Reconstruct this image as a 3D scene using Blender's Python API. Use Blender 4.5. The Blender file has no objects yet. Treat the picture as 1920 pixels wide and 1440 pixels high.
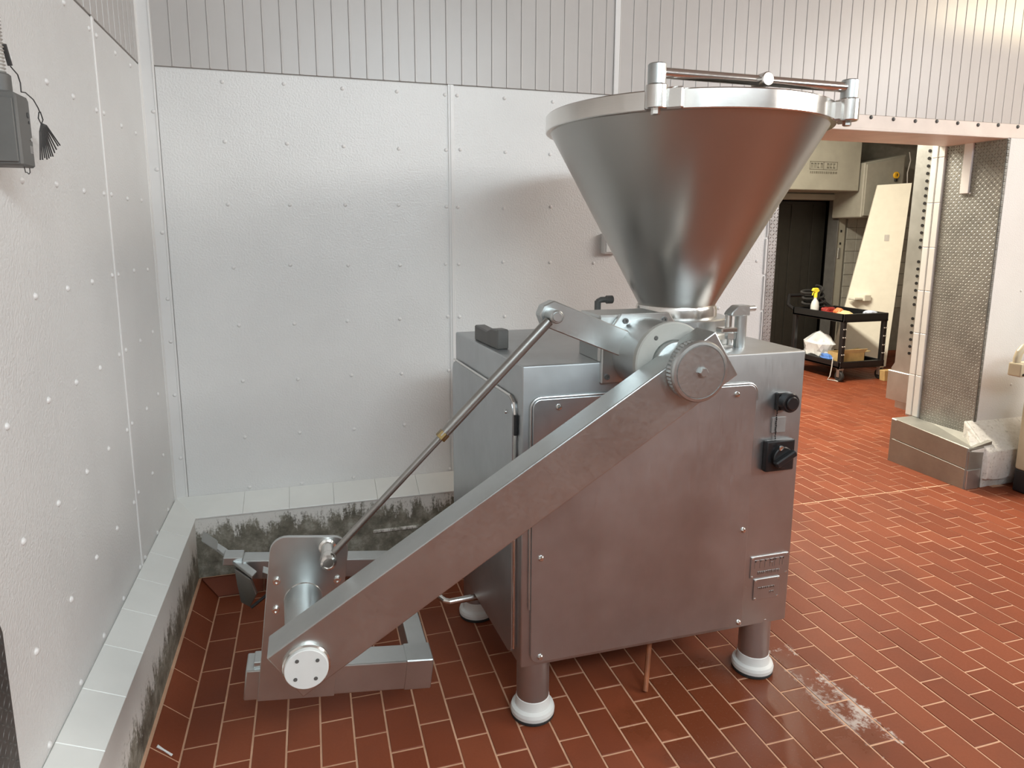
import bpy, bmesh, math, random
from mathutils import Vector, Matrix
random.seed(7)
PI = math.pi
S = bpy.context.scene
COL = S.collection

# ------------------------------------------------------------------ camera
YAW, PITCH, ROLL = math.radians(16.195), math.radians(9.456), math.radians(0.1074)
FPX, CX, CY = 1251.25, 944.37, 645.65
CAM = Vector((0, 0, 1.6))
_f = Vector((math.sin(YAW)*math.cos(PITCH), math.cos(YAW)*math.cos(PITCH), -math.sin(PITCH)))
_r = Vector((math.cos(YAW), -math.sin(YAW), 0))
_u = _r.cross(_f)
_r2 = math.cos(ROLL)*_r + math.sin(ROLL)*_u
_u2 = -math.sin(ROLL)*_r + math.cos(ROLL)*_u
cam_d = bpy.data.cameras.new('camera')
cam = bpy.data.objects.new('camera', cam_d); COL.objects.link(cam)
cam.matrix_world = Matrix(((_r2.x, _u2.x, -_f.x, CAM.x), (_r2.y, _u2.y, -_f.y, CAM.y), (_r2.z, _u2.z, -_f.z, CAM.z), (0, 0, 0, 1)))
cam_d.sensor_fit = 'HORIZONTAL'; cam_d.sensor_width = 36.0
cam_d.lens = FPX/1920*36.0
cam_d.shift_x = (960-CX)/1920
cam_d.shift_y = -(720-CY)/1920
cam_d.clip_start = 0.02
S.camera = cam

# ------------------------------------------------------------------ world, exposure, lamps
W = bpy.data.worlds.new('world'); S.world = W; W.use_nodes = True
W.node_tree.nodes['Background'].inputs[0].default_value = (1.0, 0.97, 0.94, 1)
W.node_tree.nodes['Background'].inputs[1].default_value = 0.05
S.view_settings.view_transform = 'Standard'
S.view_settings.look = 'None'
S.view_settings.exposure = 0.0
S.view_settings.gamma = 1.0
S.view_settings.use_curve_mapping = False
S.cycles.max_bounces = 10
S.cycles.diffuse_bounces = 5
S.cycles.glossy_bounces = 6

def area(name, loc, target, power, color, sx, sy):
    d = bpy.data.lights.new(name, 'AREA'); d.shape = 'RECTANGLE'
    d.size = sx; d.size_y = sy; d.energy = power; d.color = color
    o = bpy.data.objects.new(name, d); COL.objects.link(o); o.location = loc
    o.rotation_euler = (Vector(target)-Vector(loc)).to_track_quat('-Z', 'Y').to_euler()
    return o
area('ceiling_lamp_cool', (0.9, -1.6, 3.3), (-0.3, 1.6, 0.9), 112, (0.82, 0.94, 1.0), 2.4, 0.5)
area('ceiling_lamp_middle', (5.3, -0.5, 3.34), (2.4, 1.2, 0.6), 235, (0.99, 0.975, 0.94), 3.0, 1.6)
area('ceiling_lamp_warm', (5.2, 1.5, 3.38), (4.8, 1.5, 0), 60, (1.0, 0.86, 0.70), 2.0, 0.8)
area('rear_fill_light', (3.0, -3.0, 3.38), (3.0, -3.0, 0), 55, (0.88, 0.96, 1.0), 2.4, 0.5)  # added fill, brightens the rear room reflected in the steel
area('ceiling_lamp_far_room', (3.6, 5.2, 3.2), (3.9, 5.2, 0), 260, (1.0, 0.90, 0.74), 1.6, 0.4)
area('ceiling_lamp_far_back', (5.4, 6.0, 3.3), (5.5, 6.2, 0), 15, (1.0, 0.92, 0.76), 1.2, 0.4)
area('wall_strip_lamp', (5.0, 2.62, 3.02), (5.0, 3.2, 3.1), 12, (1.0, 0.86, 0.50), 1.8, 0.05)  # unseen source added for the warm glow high on the back wall

# ------------------------------------------------------------------ materials
def mat(name):
    m = bpy.data.materials.new(name); m.use_nodes = True
    return m, m.node_tree, m.node_tree.nodes['Principled BSDF']
def nd(nt, t, **kw):
    n = nt.nodes.new(t)
    for k, v in kw.items(): setattr(n, k, v)
    return n
def ramp(nt, src, stops):
    r = nd(nt, 'ShaderNodeValToRGB'); nt.links.new(src, r.inputs[0])
    el = r.color_ramp.elements
    while len(el) < len(stops): el.new(0.5)
    for e, (p, c) in zip(el, stops):
        e.position = p; e.color = c if len(c) == 4 else (*c, 1)
    return r.outputs[0]
def noise(nt, scale, detail=3, vec=None, rough=0.55, dist=0.0):
    n = nd(nt, 'ShaderNodeTexNoise'); n.inputs['Scale'].default_value = scale
    n.inputs['Detail'].default_value = detail; n.inputs['Roughness'].default_value = rough
    n.inputs['Distortion'].default_value = dist
    if vec is not None: nt.links.new(vec, n.inputs['Vector'])
    return n.outputs['Fac']
def pos(nt): return nd(nt, 'ShaderNodeNewGeometry').outputs['Position']
def mapped(nt, scale, src=None):
    m = nd(nt, 'ShaderNodeMapping'); m.inputs['Scale'].default_value = scale
    nt.links.new(src if src is not None else pos(nt), m.inputs['Vector'])
    return m.outputs[0]
def mix(nt, fac, a, b, mode='MIX'):
    m = nd(nt, 'ShaderNodeMix', data_type='RGBA', blend_type=mode)
    if isinstance(fac, (int, float)): m.inputs['Factor'].default_value = fac
    else: nt.links.new(fac, m.inputs['Factor'])
    for s, i in ((a, 6), (b, 7)):
        if isinstance(s, tuple): m.inputs[i].default_value = s if len(s) == 4 else (*s, 1)
        else: nt.links.new(s, m.inputs[i])
    return m.outputs[2]
def bump(nt, b, height, strength, distance=0.01):
    n = nd(nt, 'ShaderNodeBump'); n.inputs['Strength'].default_value = strength
    n.inputs['Distance'].default_value = distance
    nt.links.new(height, n.inputs['Height']); nt.links.new(n.outputs[0], b.inputs['Normal'])
def math_(nt, op, a, b=None, c=None, clamp=False):
    n = nd(nt, 'ShaderNodeMath', operation=op, use_clamp=clamp)
    for i, v in enumerate((a, b, c)):
        if v is None: continue
        if isinstance(v, (int, float)): n.inputs[i].default_value = v
        else: nt.links.new(v, n.inputs[i])
    return n.outputs[0]
def plain(name, color, rough=0.5, metal=0.0, var=0.12, scale=14):
    m, nt, b = mat(name)
    f = noise(nt, scale, 4, pos(nt))
    c1 = tuple(max(0, x*(1-var)) for x in color); c2 = tuple(min(1, x*(1+var)) for x in color)
    nt.links.new(ramp(nt, f, [(0.3, c1), (0.7, c2)]), b.inputs['Base Color'])
    b.inputs['Roughness'].default_value = rough; b.inputs['Metallic'].default_value = metal
    return m
def steel(name, color, rough, stretch=(3, 3, 3), bumpy=0.04, mottle=0.12, ra=0.16, rb=0.12):
    m, nt, b = mat(name)
    p = pos(nt)
    br = noise(nt, 60, 3, mapped(nt, stretch, p))
    big = noise(nt, 3.5, 4, p, 0.6)
    c1 = tuple(x*(1-mottle) for x in color); c2 = tuple(min(1, x*(1+mottle)) for x in color)
    nt.links.new(ramp(nt, big, [(0.3, c1), (0.7, c2)]), b.inputs['Base Color'])
    b.inputs['Metallic'].default_value = 1.0
    r = math_(nt, 'MULTIPLY_ADD', br, ra, rough-ra/2)
    r = math_(nt, 'MULTIPLY_ADD', big, rb, math_(nt, 'SUBTRACT', r, rb/2))
    nt.links.new(r, b.inputs['Roughness'])
    if bumpy > 0: bump(nt, b, br, bumpy, 0.004)
    return m

M = {}
M['steel_v'] = steel('brushed_steel_vertical', (0.48, 0.50, 0.51), 0.40, (5, 5, 0.25), 0.03)
M['steel_h'] = steel('brushed_steel_level', (0.58, 0.56, 0.53), 0.36, (0.3, 0.3, 6), 0.05)
M['steel'] = steel('satin_steel', (0.52, 0.54, 0.535), 0.38, (2, 2, 2), 0.03)
M['cone'] = steel('hopper_steel', (0.46, 0.45, 0.425), 0.305, (0.15, 0.15, 2.5), 0.0, 0.03, 0.02, 0.0)
M['bright'] = steel('polished_steel', (0.72, 0.70, 0.67), 0.2, (0.4, 0.4, 6), 0.01, 0.05, 0.06, 0.04)
M['rod'] = steel('strut_steel', (0.33, 0.325, 0.31), 0.36, (2, 2, 2), 0.02)
M['black'] = plain('black_plastic', (0.012, 0.012, 0.013), 0.35)
M['rubber'] = plain('black_rubber', (0.02, 0.02, 0.02), 0.7)
M['whiteplastic'] = plain('white_plastic', (0.70, 0.71, 0.69), 0.4, 0, 0.04)
M['greyplastic'] = plain('pale_grey_plastic', (0.40, 0.40, 0.37), 0.45, 0, 0.05)
M['brass'] = steel('dull_brass', (0.30, 0.22, 0.10), 0.45)
M['rust'] = plain('rusty_copper', (0.30, 0.10, 0.04), 0.55, 0, 0.3)
M['label'] = plain('grey_label', (0.27, 0.26, 0.25), 0.45, 0.3)
M['darkgrey'] = plain('dark_grey_paint', (0.10, 0.10, 0.095), 0.45)
M['boxgrey'] = plain('grey_box_paint', (0.115, 0.112, 0.105), 0.5, 0, 0.08)
M['boxtop'] = plain('pale_conduit', (0.50, 0.49, 0.46), 0.5)
M['wire'] = plain('dark_wire', (0.05, 0.05, 0.05), 0.5)
M['beige'] = plain('beige_enamel', (0.50, 0.44, 0.31), 0.4, 0, 0.06)
M['card'] = plain('cardboard', (0.50, 0.34, 0.14), 0.8)
M['cardtop'] = plain('pale_cardboard', (0.70, 0.55, 0.28), 0.8)
M['yellow'] = plain('yellow_plastic', (0.85, 0.75, 0.05), 0.4)
M['ochre'] = plain('ochre_tag', (0.75, 0.42, 0.02), 0.5)
M['orange'] = plain('orange_plastic', (0.80, 0.22, 0.08), 0.5)
M['red'] = plain('dark_red_plastic', (0.25, 0.02, 0.015), 0.5)
M['blue'] = plain('blue_plastic', (0.08, 0.20, 0.55), 0.5)
M['paleblue'] = plain('pale_blue_cloth', (0.60, 0.66, 0.80), 0.7)
M['cream'] = plain('cream_board', (0.80, 0.79, 0.68), 0.45, 0, 0.03)
M['cabinet'] = plain('grey_cabinet', (0.30, 0.295, 0.25), 0.5, 0, 0.06)
M['vent'] = plain('aged_grey_metal', (0.33, 0.325, 0.27), 0.5, 0, 0.08, 5)
M['ink'] = plain('faded_ink', (0.17, 0.165, 0.13), 0.6)
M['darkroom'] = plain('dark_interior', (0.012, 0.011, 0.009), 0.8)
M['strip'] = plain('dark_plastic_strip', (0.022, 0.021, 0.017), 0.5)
M['bag'] = plain('clear_bag', (0.70, 0.74, 0.76), 0.35)
M['bottle'] = plain('milky_bottle', (0.62, 0.64, 0.62), 0.3)
M['fartile'] = plain('far_wall_tile', (0.33, 0.33, 0.29), 0.4, 0, 0.08)
M['fargrout'] = plain('far_wall_grout', (0.22, 0.22, 0.19), 0.8)
M['pinkpaint'] = plain('header_paint', (0.74, 0.66, 0.60), 0.45, 0, 0.08, 6)
M['rearwall'] = plain('rear_wall_paint', (0.36, 0.35, 0.33), 0.6)
M['ceiling'] = plain('ceiling_paint', (0.52, 0.51, 0.48), 0.7)

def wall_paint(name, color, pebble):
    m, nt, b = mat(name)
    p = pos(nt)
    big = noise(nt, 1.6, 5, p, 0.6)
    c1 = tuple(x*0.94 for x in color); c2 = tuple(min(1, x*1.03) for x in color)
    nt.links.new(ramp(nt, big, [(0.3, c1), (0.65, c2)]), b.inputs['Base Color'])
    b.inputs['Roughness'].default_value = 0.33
    if pebble:
        h = noise(nt, 120, 2, p, 0.5)
        bump(nt, b, h, 0.5, 0.004)
    else:
        bump(nt, b, noise(nt, 40, 3, mapped(nt, (1, 1, 0.15), p)), 0.12, 0.003)
    return m
M['frp'] = wall_paint('white_pebbled_wallboard', (0.75, 0.745, 0.73), True)
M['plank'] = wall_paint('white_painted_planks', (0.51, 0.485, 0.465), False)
M['trimwhite'] = wall_paint('white_trim', (0.76, 0.75, 0.735), False)
M['groove'] = plain('groove_paint', (0.48, 0.46, 0.44), 0.7, 0, 0.03)

def tile_mat():
    m, nt, b = mat('red_quarry_tile')
    p = pos(nt)
    at = nd(nt, 'ShaderNodeAttribute', attribute_name='tint'); at.attribute_type = 'GEOMETRY'
    base = ramp(nt, at.outputs['Fac'], [(0.0, (0.20, 0.047, 0.019)), (0.5, (0.23, 0.056, 0.023)), (1.0, (0.26, 0.068, 0.029))])
    fine = noise(nt, 120, 4, p, 0.7)
    c = mix(nt, math_(nt, 'MULTIPLY', fine, 0.35), base, (0.13, 0.045, 0.025, 1))
    big = noise(nt, 2.2, 4, p, 0.6)
    c = mix(nt, ramp(nt, big, [(0.45, (0, 0, 0)), (0.75, (0.45, 0.45, 0.45))]), c, (0.12, 0.038, 0.022, 1))
    # dried mineral bloom near the machine's front foot
    sx = nd(nt, 'ShaderNodeSeparateXYZ'); nt.links.new(p, sx.inputs[0])
    def blob(x, y, rx, ry):
        dx = math_(nt, 'DIVIDE', math_(nt, 'SUBTRACT', sx.outputs[0], x), rx)
        dy = math_(nt, 'DIVIDE', math_(nt, 'SUBTRACT', sx.outputs[1], y), ry)
        d = math_(nt, 'SQRT', math_(nt, 'ADD', math_(nt, 'MULTIPLY', dx, dx), math_(nt, 'MULTIPLY', dy, dy)))
        return math_(nt, 'SUBTRACT', 1.0, d, clamp=True)
    area1 = math_(nt, 'MAXIMUM', blob(1.70, 1.66, 0.20, 0.34), math_(nt, 'MULTIPLY', blob(1.68, 1.98, 0.16, 0.16), 0.55))
    speck = noise(nt, 55, 5, p, 0.75)
    gx = math_(nt, 'FRACT', math_(nt, 'DIVIDE', math_(nt, 'ADD', sx.outputs[0], 0.4475), 0.1044))
    near = math_(nt, 'MULTIPLY', math_(nt, 'ABSOLUTE', math_(nt, 'SUBTRACT', gx, 0.5)), 2.0)
    lvl = math_(nt, 'ADD', math_(nt, 'MULTIPLY', area1, 0.85), math_(nt, 'MULTIPLY', math_(nt, 'POWER', near, 2.5), 0.55))
    lvl = math_(nt, 'ADD', lvl, math_(nt, 'MULTIPLY', math_(nt, 'SUBTRACT', noise(nt, 11, 4, p, 0.6), 0.5), 1.6))
    lvl = math_(nt, 'ADD', lvl, math_(nt, 'MULTIPLY', math_(nt, 'SUBTRACT', speck, 0.5), 1.5))
    bloom = math_(nt, 'MULTIPLY', ramp(nt, lvl, [(0.72, (0, 0, 0)), (0.98, (1, 1, 1))]), math_(nt, 'MULTIPLY', area1, 5.0, clamp=True))
    c = mix(nt, math_(nt, 'MULTIPLY', bloom, 0.8), c, (0.66, 0.60, 0.55, 1))
    # wet patch
    wet = ramp(nt, math_(nt, 'ADD', blob(1.35, 1.72, 0.55, 0.42), math_(nt, 'MULTIPLY', math_(nt, 'SUBTRACT', noise(nt, 7, 3, p), 0.5), 0.8)), [(0.18, (0, 0, 0)), (0.4, (1, 1, 1))])
    c = mix(nt, math_(nt, 'MULTIPLY', wet, 0.5), c, (0.12, 0.035, 0.015, 1))
    nt.links.new(c, b.inputs['Base Color'])
    r = math_(nt, 'MULTIPLY_ADD', fine, 0.25, 0.38)
    b.inputs['Specular IOR Level'].default_value = 0.22
    r = math_(nt, 'MULTIPLY_ADD', wet, -0.26, r)
    nt.links.new(r, b.inputs['Roughness'])
    bump(nt, b, fine, 0.12, 0.003)
    return m
M['tile'] = tile_mat()
def grout_mat():
    m, nt, b = mat('pink_grout')
    p = pos(nt)
    sx = nd(nt, 'ShaderNodeSeparateXYZ'); nt.links.new(p, sx.inputs[0])
    f = noise(nt, 9, 4, p, 0.6)
    c = ramp(nt, f, [(0.3, (0.50, 0.27, 0.165)), (0.7, (0.66, 0.40, 0.26))])
    nt.links.new(c, b.inputs['Base Color']); b.inputs['Roughness'].default_value = 0.7
    return m
M['grout'] = grout_mat()

def curb_mat(name, off):
    m, nt, b = mat(name)
    p = pos(nt)
    sx = nd(nt, 'ShaderNodeSeparateXYZ'); nt.links.new(p, sx.inputs[0])
    streak = noise(nt, 9, 6, mapped(nt, (3.0, 3.0, 0.8), p), 0.7)
    fine = noise(nt, 90, 4, p, 0.7)
    h = math_(nt, 'MULTIPLY_ADD', sx.outputs[2], 4.2, off)
    h = math_(nt, 'ADD', h, math_(nt, 'MULTIPLY', math_(nt, 'SUBTRACT', streak, 0.5), 1.5))
    h = math_(nt, 'ADD', h, math_(nt, 'MULTIPLY', math_(nt, 'SUBTRACT', fine, 0.5), 0.55))
    clean = ramp(nt, h, [(0.28, (0, 0, 0)), (0.46, (1, 1, 1))])
    dirt = ramp(nt, noise(nt, 14, 5, p, 0.7), [(0.3, (0.085, 0.080, 0.062)), (0.5, (0.20, 0.19, 0.15)), (0.72, (0.42, 0.41, 0.35))])
    nt.links.new(mix(nt, clean, dirt, (0.72, 0.71, 0.67, 1)), b.inputs['Base Color'])
    b.inputs['Roughness'].default_value = 0.55
    bump(nt, b, fine, 0.3, 0.004)
    return m
M['curb'] = curb_mat('grimy_white_curb', -0.90)
M['curb2'] = curb_mat('streaky_white_curb', -0.46)
def plaster_mat():
    m, nt, b = mat('rough_white_plaster')
    p = pos(nt)
    v = nd(nt, 'ShaderNodeTexNoise'); f = noise(nt, 45, 5, p, 0.75)
    nt.links.new(ramp(nt, f, [(0.28, (0.30, 0.28, 0.25)), (0.42, (0.68, 0.66, 0.61)), (0.7, (0.78, 0.77, 0.74))]), b.inputs['Base Color'])
    b.inputs['Roughness'].default_value = 0.8
    bump(nt, b, noise(nt, 30, 5, p, 0.7), 0.6, 0.012)
    return m
M['plaster'] = plaster_mat()
M['ledge'] = plain('white_ledge_tile', (0.78, 0.785, 0.75), 0.3, 0, 0.04, 5)
def tread_mat(name, color, ax):
    # small raised lozenges in alternating directions, as fine relief
    m, nt, b = mat(name)
    p = pos(nt)
    sx = nd(nt, 'ShaderNodeSeparateXYZ'); nt.links.new(p, sx.inputs[0])
    P_ = 0.019
    a = math_(nt, 'DIVIDE', sx.outputs[ax], P_); z = math_(nt, 'DIVIDE', sx.outputs[2], P_)
    u = math_(nt, 'ADD', a, z); v = math_(nt, 'SUBTRACT', a, z)
    def loz(u, v, ou, ov):
        fu = math_(nt, 'SUBTRACT', math_(nt, 'FRACT', math_(nt, 'ADD', math_(nt, 'MULTIPLY', u, 0.5), ou)), 0.5)
        fv = math_(nt, 'SUBTRACT', math_(nt, 'FRACT', math_(nt, 'ADD', math_(nt, 'MULTIPLY', v, 0.5), ov)), 0.5)
        d = math_(nt, 'ADD', math_(nt, 'MULTIPLY', math_(nt, 'ABSOLUTE', fu), 2.6), math_(nt, 'MULTIPLY', math_(nt, 'ABSOLUTE', fv), 8.0))
        return math_(nt, 'SUBTRACT', 1.0, d, clamp=True)
    h = math_(nt, 'MAXIMUM', loz(u, v, 0, 0), loz(v, u, 0.5, 0.5))
    big = noise(nt, 5, 5, p, 0.6)
    c1 = tuple(x*0.75 for x in color); c2 = tuple(min(1, x*1.25) for x in color)
    base = ramp(nt, big, [(0.3, c1), (0.7, c2)])
    nt.links.new(mix(nt, math_(nt, 'MULTIPLY', h, 0.7, clamp=True), base, tuple(min(1, x*1.7) for x in color)), b.inputs['Base Color'])
    b.inputs['Metallic'].default_value = 0.75
    b.inputs['Roughness'].default_value = 0.5
    bump(nt, b, h, 1.0, 0.008)
    return m
M['tread'] = tread_mat('tread_plate', (0.31, 0.31, 0.29), 1)
M['treadx'] = tread_mat('tread_strip', (0.42, 0.40, 0.39), 0)
M['treaddark'] = tread_mat('dark_tread_plate', (0.16, 0.15, 0.14), 1)
M['stainlesswarm'] = steel('dull_stainless_sheet', (0.38, 0.38, 0.35), 0.55, (0.4, 0.4, 3), 0.06, 0.15)
M['galv'] = steel('galvanised_sheet', (0.55, 0.56, 0.55), 0.45, (2, 2, 1), 0.04, 0.15)

# ------------------------------------------------------------------ mesh helpers
def BM(): return bmesh.new()
def xf(bm, verts, mtx):
    if mtx is not None: bmesh.ops.transform(bm, matrix=mtx, verts=verts)
def box(bm, lo, hi, bev=0.0, mtx=None, seg=1):
    c = [(a+b)/2 for a, b in zip(lo, hi)]; s = [abs(b-a) for a, b in zip(lo, hi)]
    g = bmesh.ops.create_cube(bm, size=1.0, matrix=Matrix.Translation(c) @ Matrix.Diagonal((*s, 1)))
    vs = g['verts']
    if bev > 0:
        es = list({e for v in vs for e in v.link_edges})
        r = bmesh.ops.bevel(bm, geom=es, offset=bev, segments=seg, affect='EDGES', profile=0.5)
        vs = list({v for v in r['verts']} | {v for v in vs if v.is_valid})
    xf(bm, vs, mtx); return vs
def prism(bm, pts, d, bev=0.0, mtx=None, seg=1):
    """pts: planar 3D polygon; extruded along vector d."""
    vs = [bm.verts.new(p) for p in pts]; f = bm.faces.new(vs)
    r = bmesh.ops.extrude_face_region(bm, geom=[f])
    nv = [g for g in r['geom'] if isinstance(g, bmesh.types.BMVert)]
    bmesh.ops.translate(bm, vec=Vector(d), verts=nv)
    allv = vs+nv
    fs = list({f for v in allv for f in v.link_faces})
    bmesh.ops.recalc_face_normals(bm, faces=fs)
    if bev > 0:
        es = list({e for v in allv for e in v.link_edges})
        r = bmesh.ops.bevel(bm, geom=es, offset=bev, segments=seg, affect='EDGES', profile=0.5)
        allv = list({v for v in r['verts']} | {v for v in allv if v.is_valid})
    xf(bm, allv, mtx); return allv
def frame_of(d):
    d = Vector(d).normalized()
    a = Vector((0, 0, 1)) if abs(d.z) < 0.9 else Vector((1, 0, 0))
    x = a.cross(d).normalized(); return x, d.cross(x).normalized(), d
def lathe(bm, prof, origin, axis=(0, 0, 1), n=40, closed=False, ph=0.0):
    """prof: list of (radius, height along axis)."""
    x, y, d = frame_of(axis); o = Vector(origin); rings = []
    for r, h in prof:
        if r < 1e-6: rings.append([bm.verts.new(o+d*h)])
        else: rings.append([bm.verts.new(o+d*h+(x*math.cos(2*PI*k/n+ph)+y*math.sin(2*PI*k/n+ph))*r) for k in range(n)])
    seq = list(zip(rings, rings[1:]))
    if closed: seq.append((rings[-1], rings[0]))
    fs = []
    for a, b in seq:
        for k in range(n):
            k2 = (k+1) % n
            if len(a) == 1 and len(b) == 1: continue
            if len(a) == 1: fs.append(bm.faces.new((a[0], b[k2], b[k])))
            elif len(b) == 1: fs.append(bm.faces.new((a[k], a[k2], b[0])))
            else: fs.append(bm.faces.new((a[k], a[k2], b[k2], b[k])))
    bmesh.ops.recalc_face_normals(bm, faces=fs)
def cyl(bm, p0, p1, r, n=32, bev=0.0, r1=None):
    p0, p1 = Vector(p0), Vector(p1); L = (p1-p0).length
    r1 = r if r1 is None else r1
    b = min(bev, r*0.5, L*0.4)
    if b > 0: prof = [(0, 0), (r-b, 0), (r, b), (r1, L-b), (r1-b, L), (0, L)]
    else: prof = [(0, 0), (r, 0), (r1, L), (0, L)]
    lathe(bm, prof, p0, p1-p0, n)
def tube(bm, pts, r, n=12, cap=True):
    pts = [Vector(p) for p in pts]
    rings = []; px = None
    for i, p in enumerate(pts):
        d = (pts[min(i+1, len(pts)-1)]-pts[max(i-1, 0)]).normalized()
        if px is None: x, y, _ = frame_of(d)
        else:
            x = (px-d*px.dot(d)).normalized(); y = d.cross(x)
        px = x
        rr = r[i] if isinstance(r, (list, tuple)) else r
        rings.append([bm.verts.new(p+(x*math.cos(2*PI*k/n)+y*math.sin(2*PI*k/n))*rr) for k in range(n)])
    fs = []
    for a, b in zip(rings, rings[1:]):
        for k in range(n): fs.append(bm.faces.new((a[k], a[(k+1) % n], b[(k+1) % n], b[k])))
    if cap:
        fs.append(bm.faces.new(rings[0])); fs.append(bm.faces.new(rings[-1]))
    bmesh.ops.recalc_face_normals(bm, faces=fs)
def arc(c, r, a0, a1, n, ax='xz'):
    out = []
    for i in range(n+1):
        a = a0+(a1-a0)*i/n; u, v = r*math.cos(a), r*math.sin(a)
        out.append((c[0]+u, c[1], c[2]+v) if ax == 'xz' else ((c[0], c[1]+u, c[2]+v) if ax == 'yz' else (c[0]+u, c[1]+v, c[2])))
    return out
def round_rect(x0, z0, x1, z1, r, y, n=5):
    p = []
    for cx, cz, a in ((x1-r, z0+r, -PI/2), (x1-r, z1-r, 0), (x0+r, z1-r, PI/2), (x0+r, z0+r, PI)):
        p += arc((cx, y, cz), r, a, a+PI/2, n)
    return p
ORIG = {}
def obj(name, bm, m, parent=None, loc=None, smooth=True, ang=21):
    root = parent
    o0 = ORIG.get(parent.name, Vector((0, 0, 0))) if parent is not None else Vector((0, 0, 0))
    org = Vector(loc) if (parent is None and loc is not None) else o0
    me = bpy.data.meshes.new(name)
    if org.length > 0: bmesh.ops.translate(bm, vec=-org, verts=bm.verts)
    bm.to_mesh(me); bm.free()
    if smooth:
        me.polygons.foreach_set('use_smooth', [True]*len(me.polygons))
        me.set_sharp_from_angle(angle=math.radians(ang))
    me.materials.append(M[m] if isinstance(m, str) else m)
    o = bpy.data.objects.new(name, me); COL.objects.link(o)
    if parent is not None: o.parent = parent
    else: o.location = org
    ORIG[o.name] = org
    return o
def inst(name, me, parent, world, rot=None):
    o = bpy.data.objects.new(name, me); COL.objects.link(o)
    if parent is not None:
        o.parent = parent; o.location = Vector(world)-ORIG.get(parent.name, Vector((0, 0, 0)))
    else: o.location = world
    if rot is not None: o.rotation_euler = rot
    return o
def tag(o, label, cat, group=None):
    o['label'] = label; o['category'] = cat
    if group: o['group'] = group
    return o
def thing(name, label, cat, loc, group=None):
    o = bpy.data.objects.new(name, None); COL.objects.link(o); o.location = loc
    o.empty_display_size = 0.1
    ORIG[o.name] = Vector(loc)
    return tag(o, label, cat, group)
def struct(name, bm, m, parent=None, **k):
    o = obj(name, bm, m, parent, **k)
    if parent is None: o['kind'] = 'structure'
    return o

# ------------------------------------------------------------------ room shell
XL, YB, ZC = -0.633, 3.20, 3.45          # left wall, back wall, ceiling
ZS = 2.281                               # seam between wallboard and planks
JL, JR = 2.51, 4.129                     # doorway jambs
ZH = 2.18                                # doorway header underside
XR, YF = 7.2, -4.2                       # right wall, rear wall
FY = 7.3                                 # far room's wall
WT = 0.46                                # wall thickness at the doorway

bm = BM(); box(bm, (XL-0.2, YF-0.2, -0.12), (9.2, FY+1.6, -0.0022)); floor = struct('floor', bm, 'grout', smooth=False)
bm = BM(); box(bm, (XL-0.2, YF-0.2, ZC), (9.2, FY+1.6, ZC+0.1)); struct('ceiling', bm, 'ceiling', smooth=False)
bm = BM(); box(bm, (XL-0.15, YF-0.2, -0.01), (XL-0.006, YB+0.15, ZC)); wall_left = struct('wall_left', bm, 'groove', smooth=False)
bm = BM()
box(bm, (XL-0.15, YB+0.006, -0.01), (JL, YB+WT, ZC))
box(bm, (JR+0.004, YB+0.006, -0.01), (9.2, YB+WT, ZC))
box(bm, (JL, YB+0.006, ZH+0.012), (JR+0.004, YB+WT, ZC))
wall_back = struct('wall_back', bm, 'groove', smooth=False)
bm = BM(); box(bm, (XR, YF-0.2, -0.01), (XR+0.12, YB+0.006, ZC)); struct('wall_right', bm, 'rearwall', smooth=False)
bm = BM(); box(bm, (XL-0.15, YF-0.12, -0.01), (XR+0.12, YF, ZC)); struct('wall_front', bm, 'rearwall', smooth=False)

# floor tiles: staggered courses running away from the camera
TX, TY, TG = 0.1044, 0.1945, 0.0065
X0 = -0.4475
def project(p):
    v = Vector(p)-CAM; w = v.dot(_f)
    if w < 0.05: return None
    return CX+FPX*v.dot(_r2)/w, CY-FPX*v.dot(_u2)/w
cells = []
ncol = int((8.0-X0)/TX)
def col_off(c): return 2.063 if c % 2 == 0 else 2.158
for c in range(ncol):
    xa, xb = X0+c*TX+TG/2, X0+(c+1)*TX-TG/2
    k0 = int((YF-2.1)/TY)-1
    for k in range(k0, 60):
        ya = col_off(c)+k*TY+TG/2; yb = ya+TY-TG
        if ya < YF or yb > FY+1.2: continue
        if yb > 2.985 and ya < 3.19 and xb < JL-0.05: 
            yb = min(yb, 2.982)
            if yb-ya < 0.02: continue
        elif ya >= 2.985 and ya < YB+WT and (xb < JL-0.02 or xa > JR): continue
        if xa > 3.93 and ya > 3.04 and ya < 3.44: continue
        # the long light joint across the threshold
        if ya < 3.150 < yb:
            if 3.150-ya > 0.012: cells.append((xa, xb, ya, 3.150-0.006))
            if yb-3.150 > 0.012: cells.append((xa, xb, 3.150+0.006, yb))
            continue
        cells.append((xa, xb, ya, yb))
def hidden(x, y):
    if 0.66 < x < 1.56 and 1.93 < y < 2.5: return True
    return False
def seen_area(cell):
    xa, xb, ya, yb = cell
    q = [project((x, y, 0)) for x, y in ((xa, ya), (xb, ya), (xb, yb), (xa, yb))]
    if any(v is None for v in q): return 0
    mx, my = sum(v[0] for v in q)/4, sum(v[1] for v in q)/4
    if not (-15 < mx < 1935 and 600 < my < 1460): return 0
    cx_, cy_ = (xa+xb)/2, (ya+yb)/2
    d = (Vector((cx_, cy_, 0))-CAM)
    # behind the machine body seen from the camera (body box 0.57..1.62 x 1.86..2.6, z 0.21..1.2)
    for s in [i/40 for i in range(1, 40)]:
        p = CAM+d*s
        if 0.57 < p.x < 1.62 and 1.86 < p.y < 2.6 and 0.22 < p.z < 1.2: return 0
        if p.y > 3.2 and (p.x < JL or p.x > JR): return 0
    A = 0.5*abs(sum(q[i][0]*q[(i+1) % 4][1]-q[(i+1) % 4][0]*q[i][1] for i in range(4)))
    return A
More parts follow.
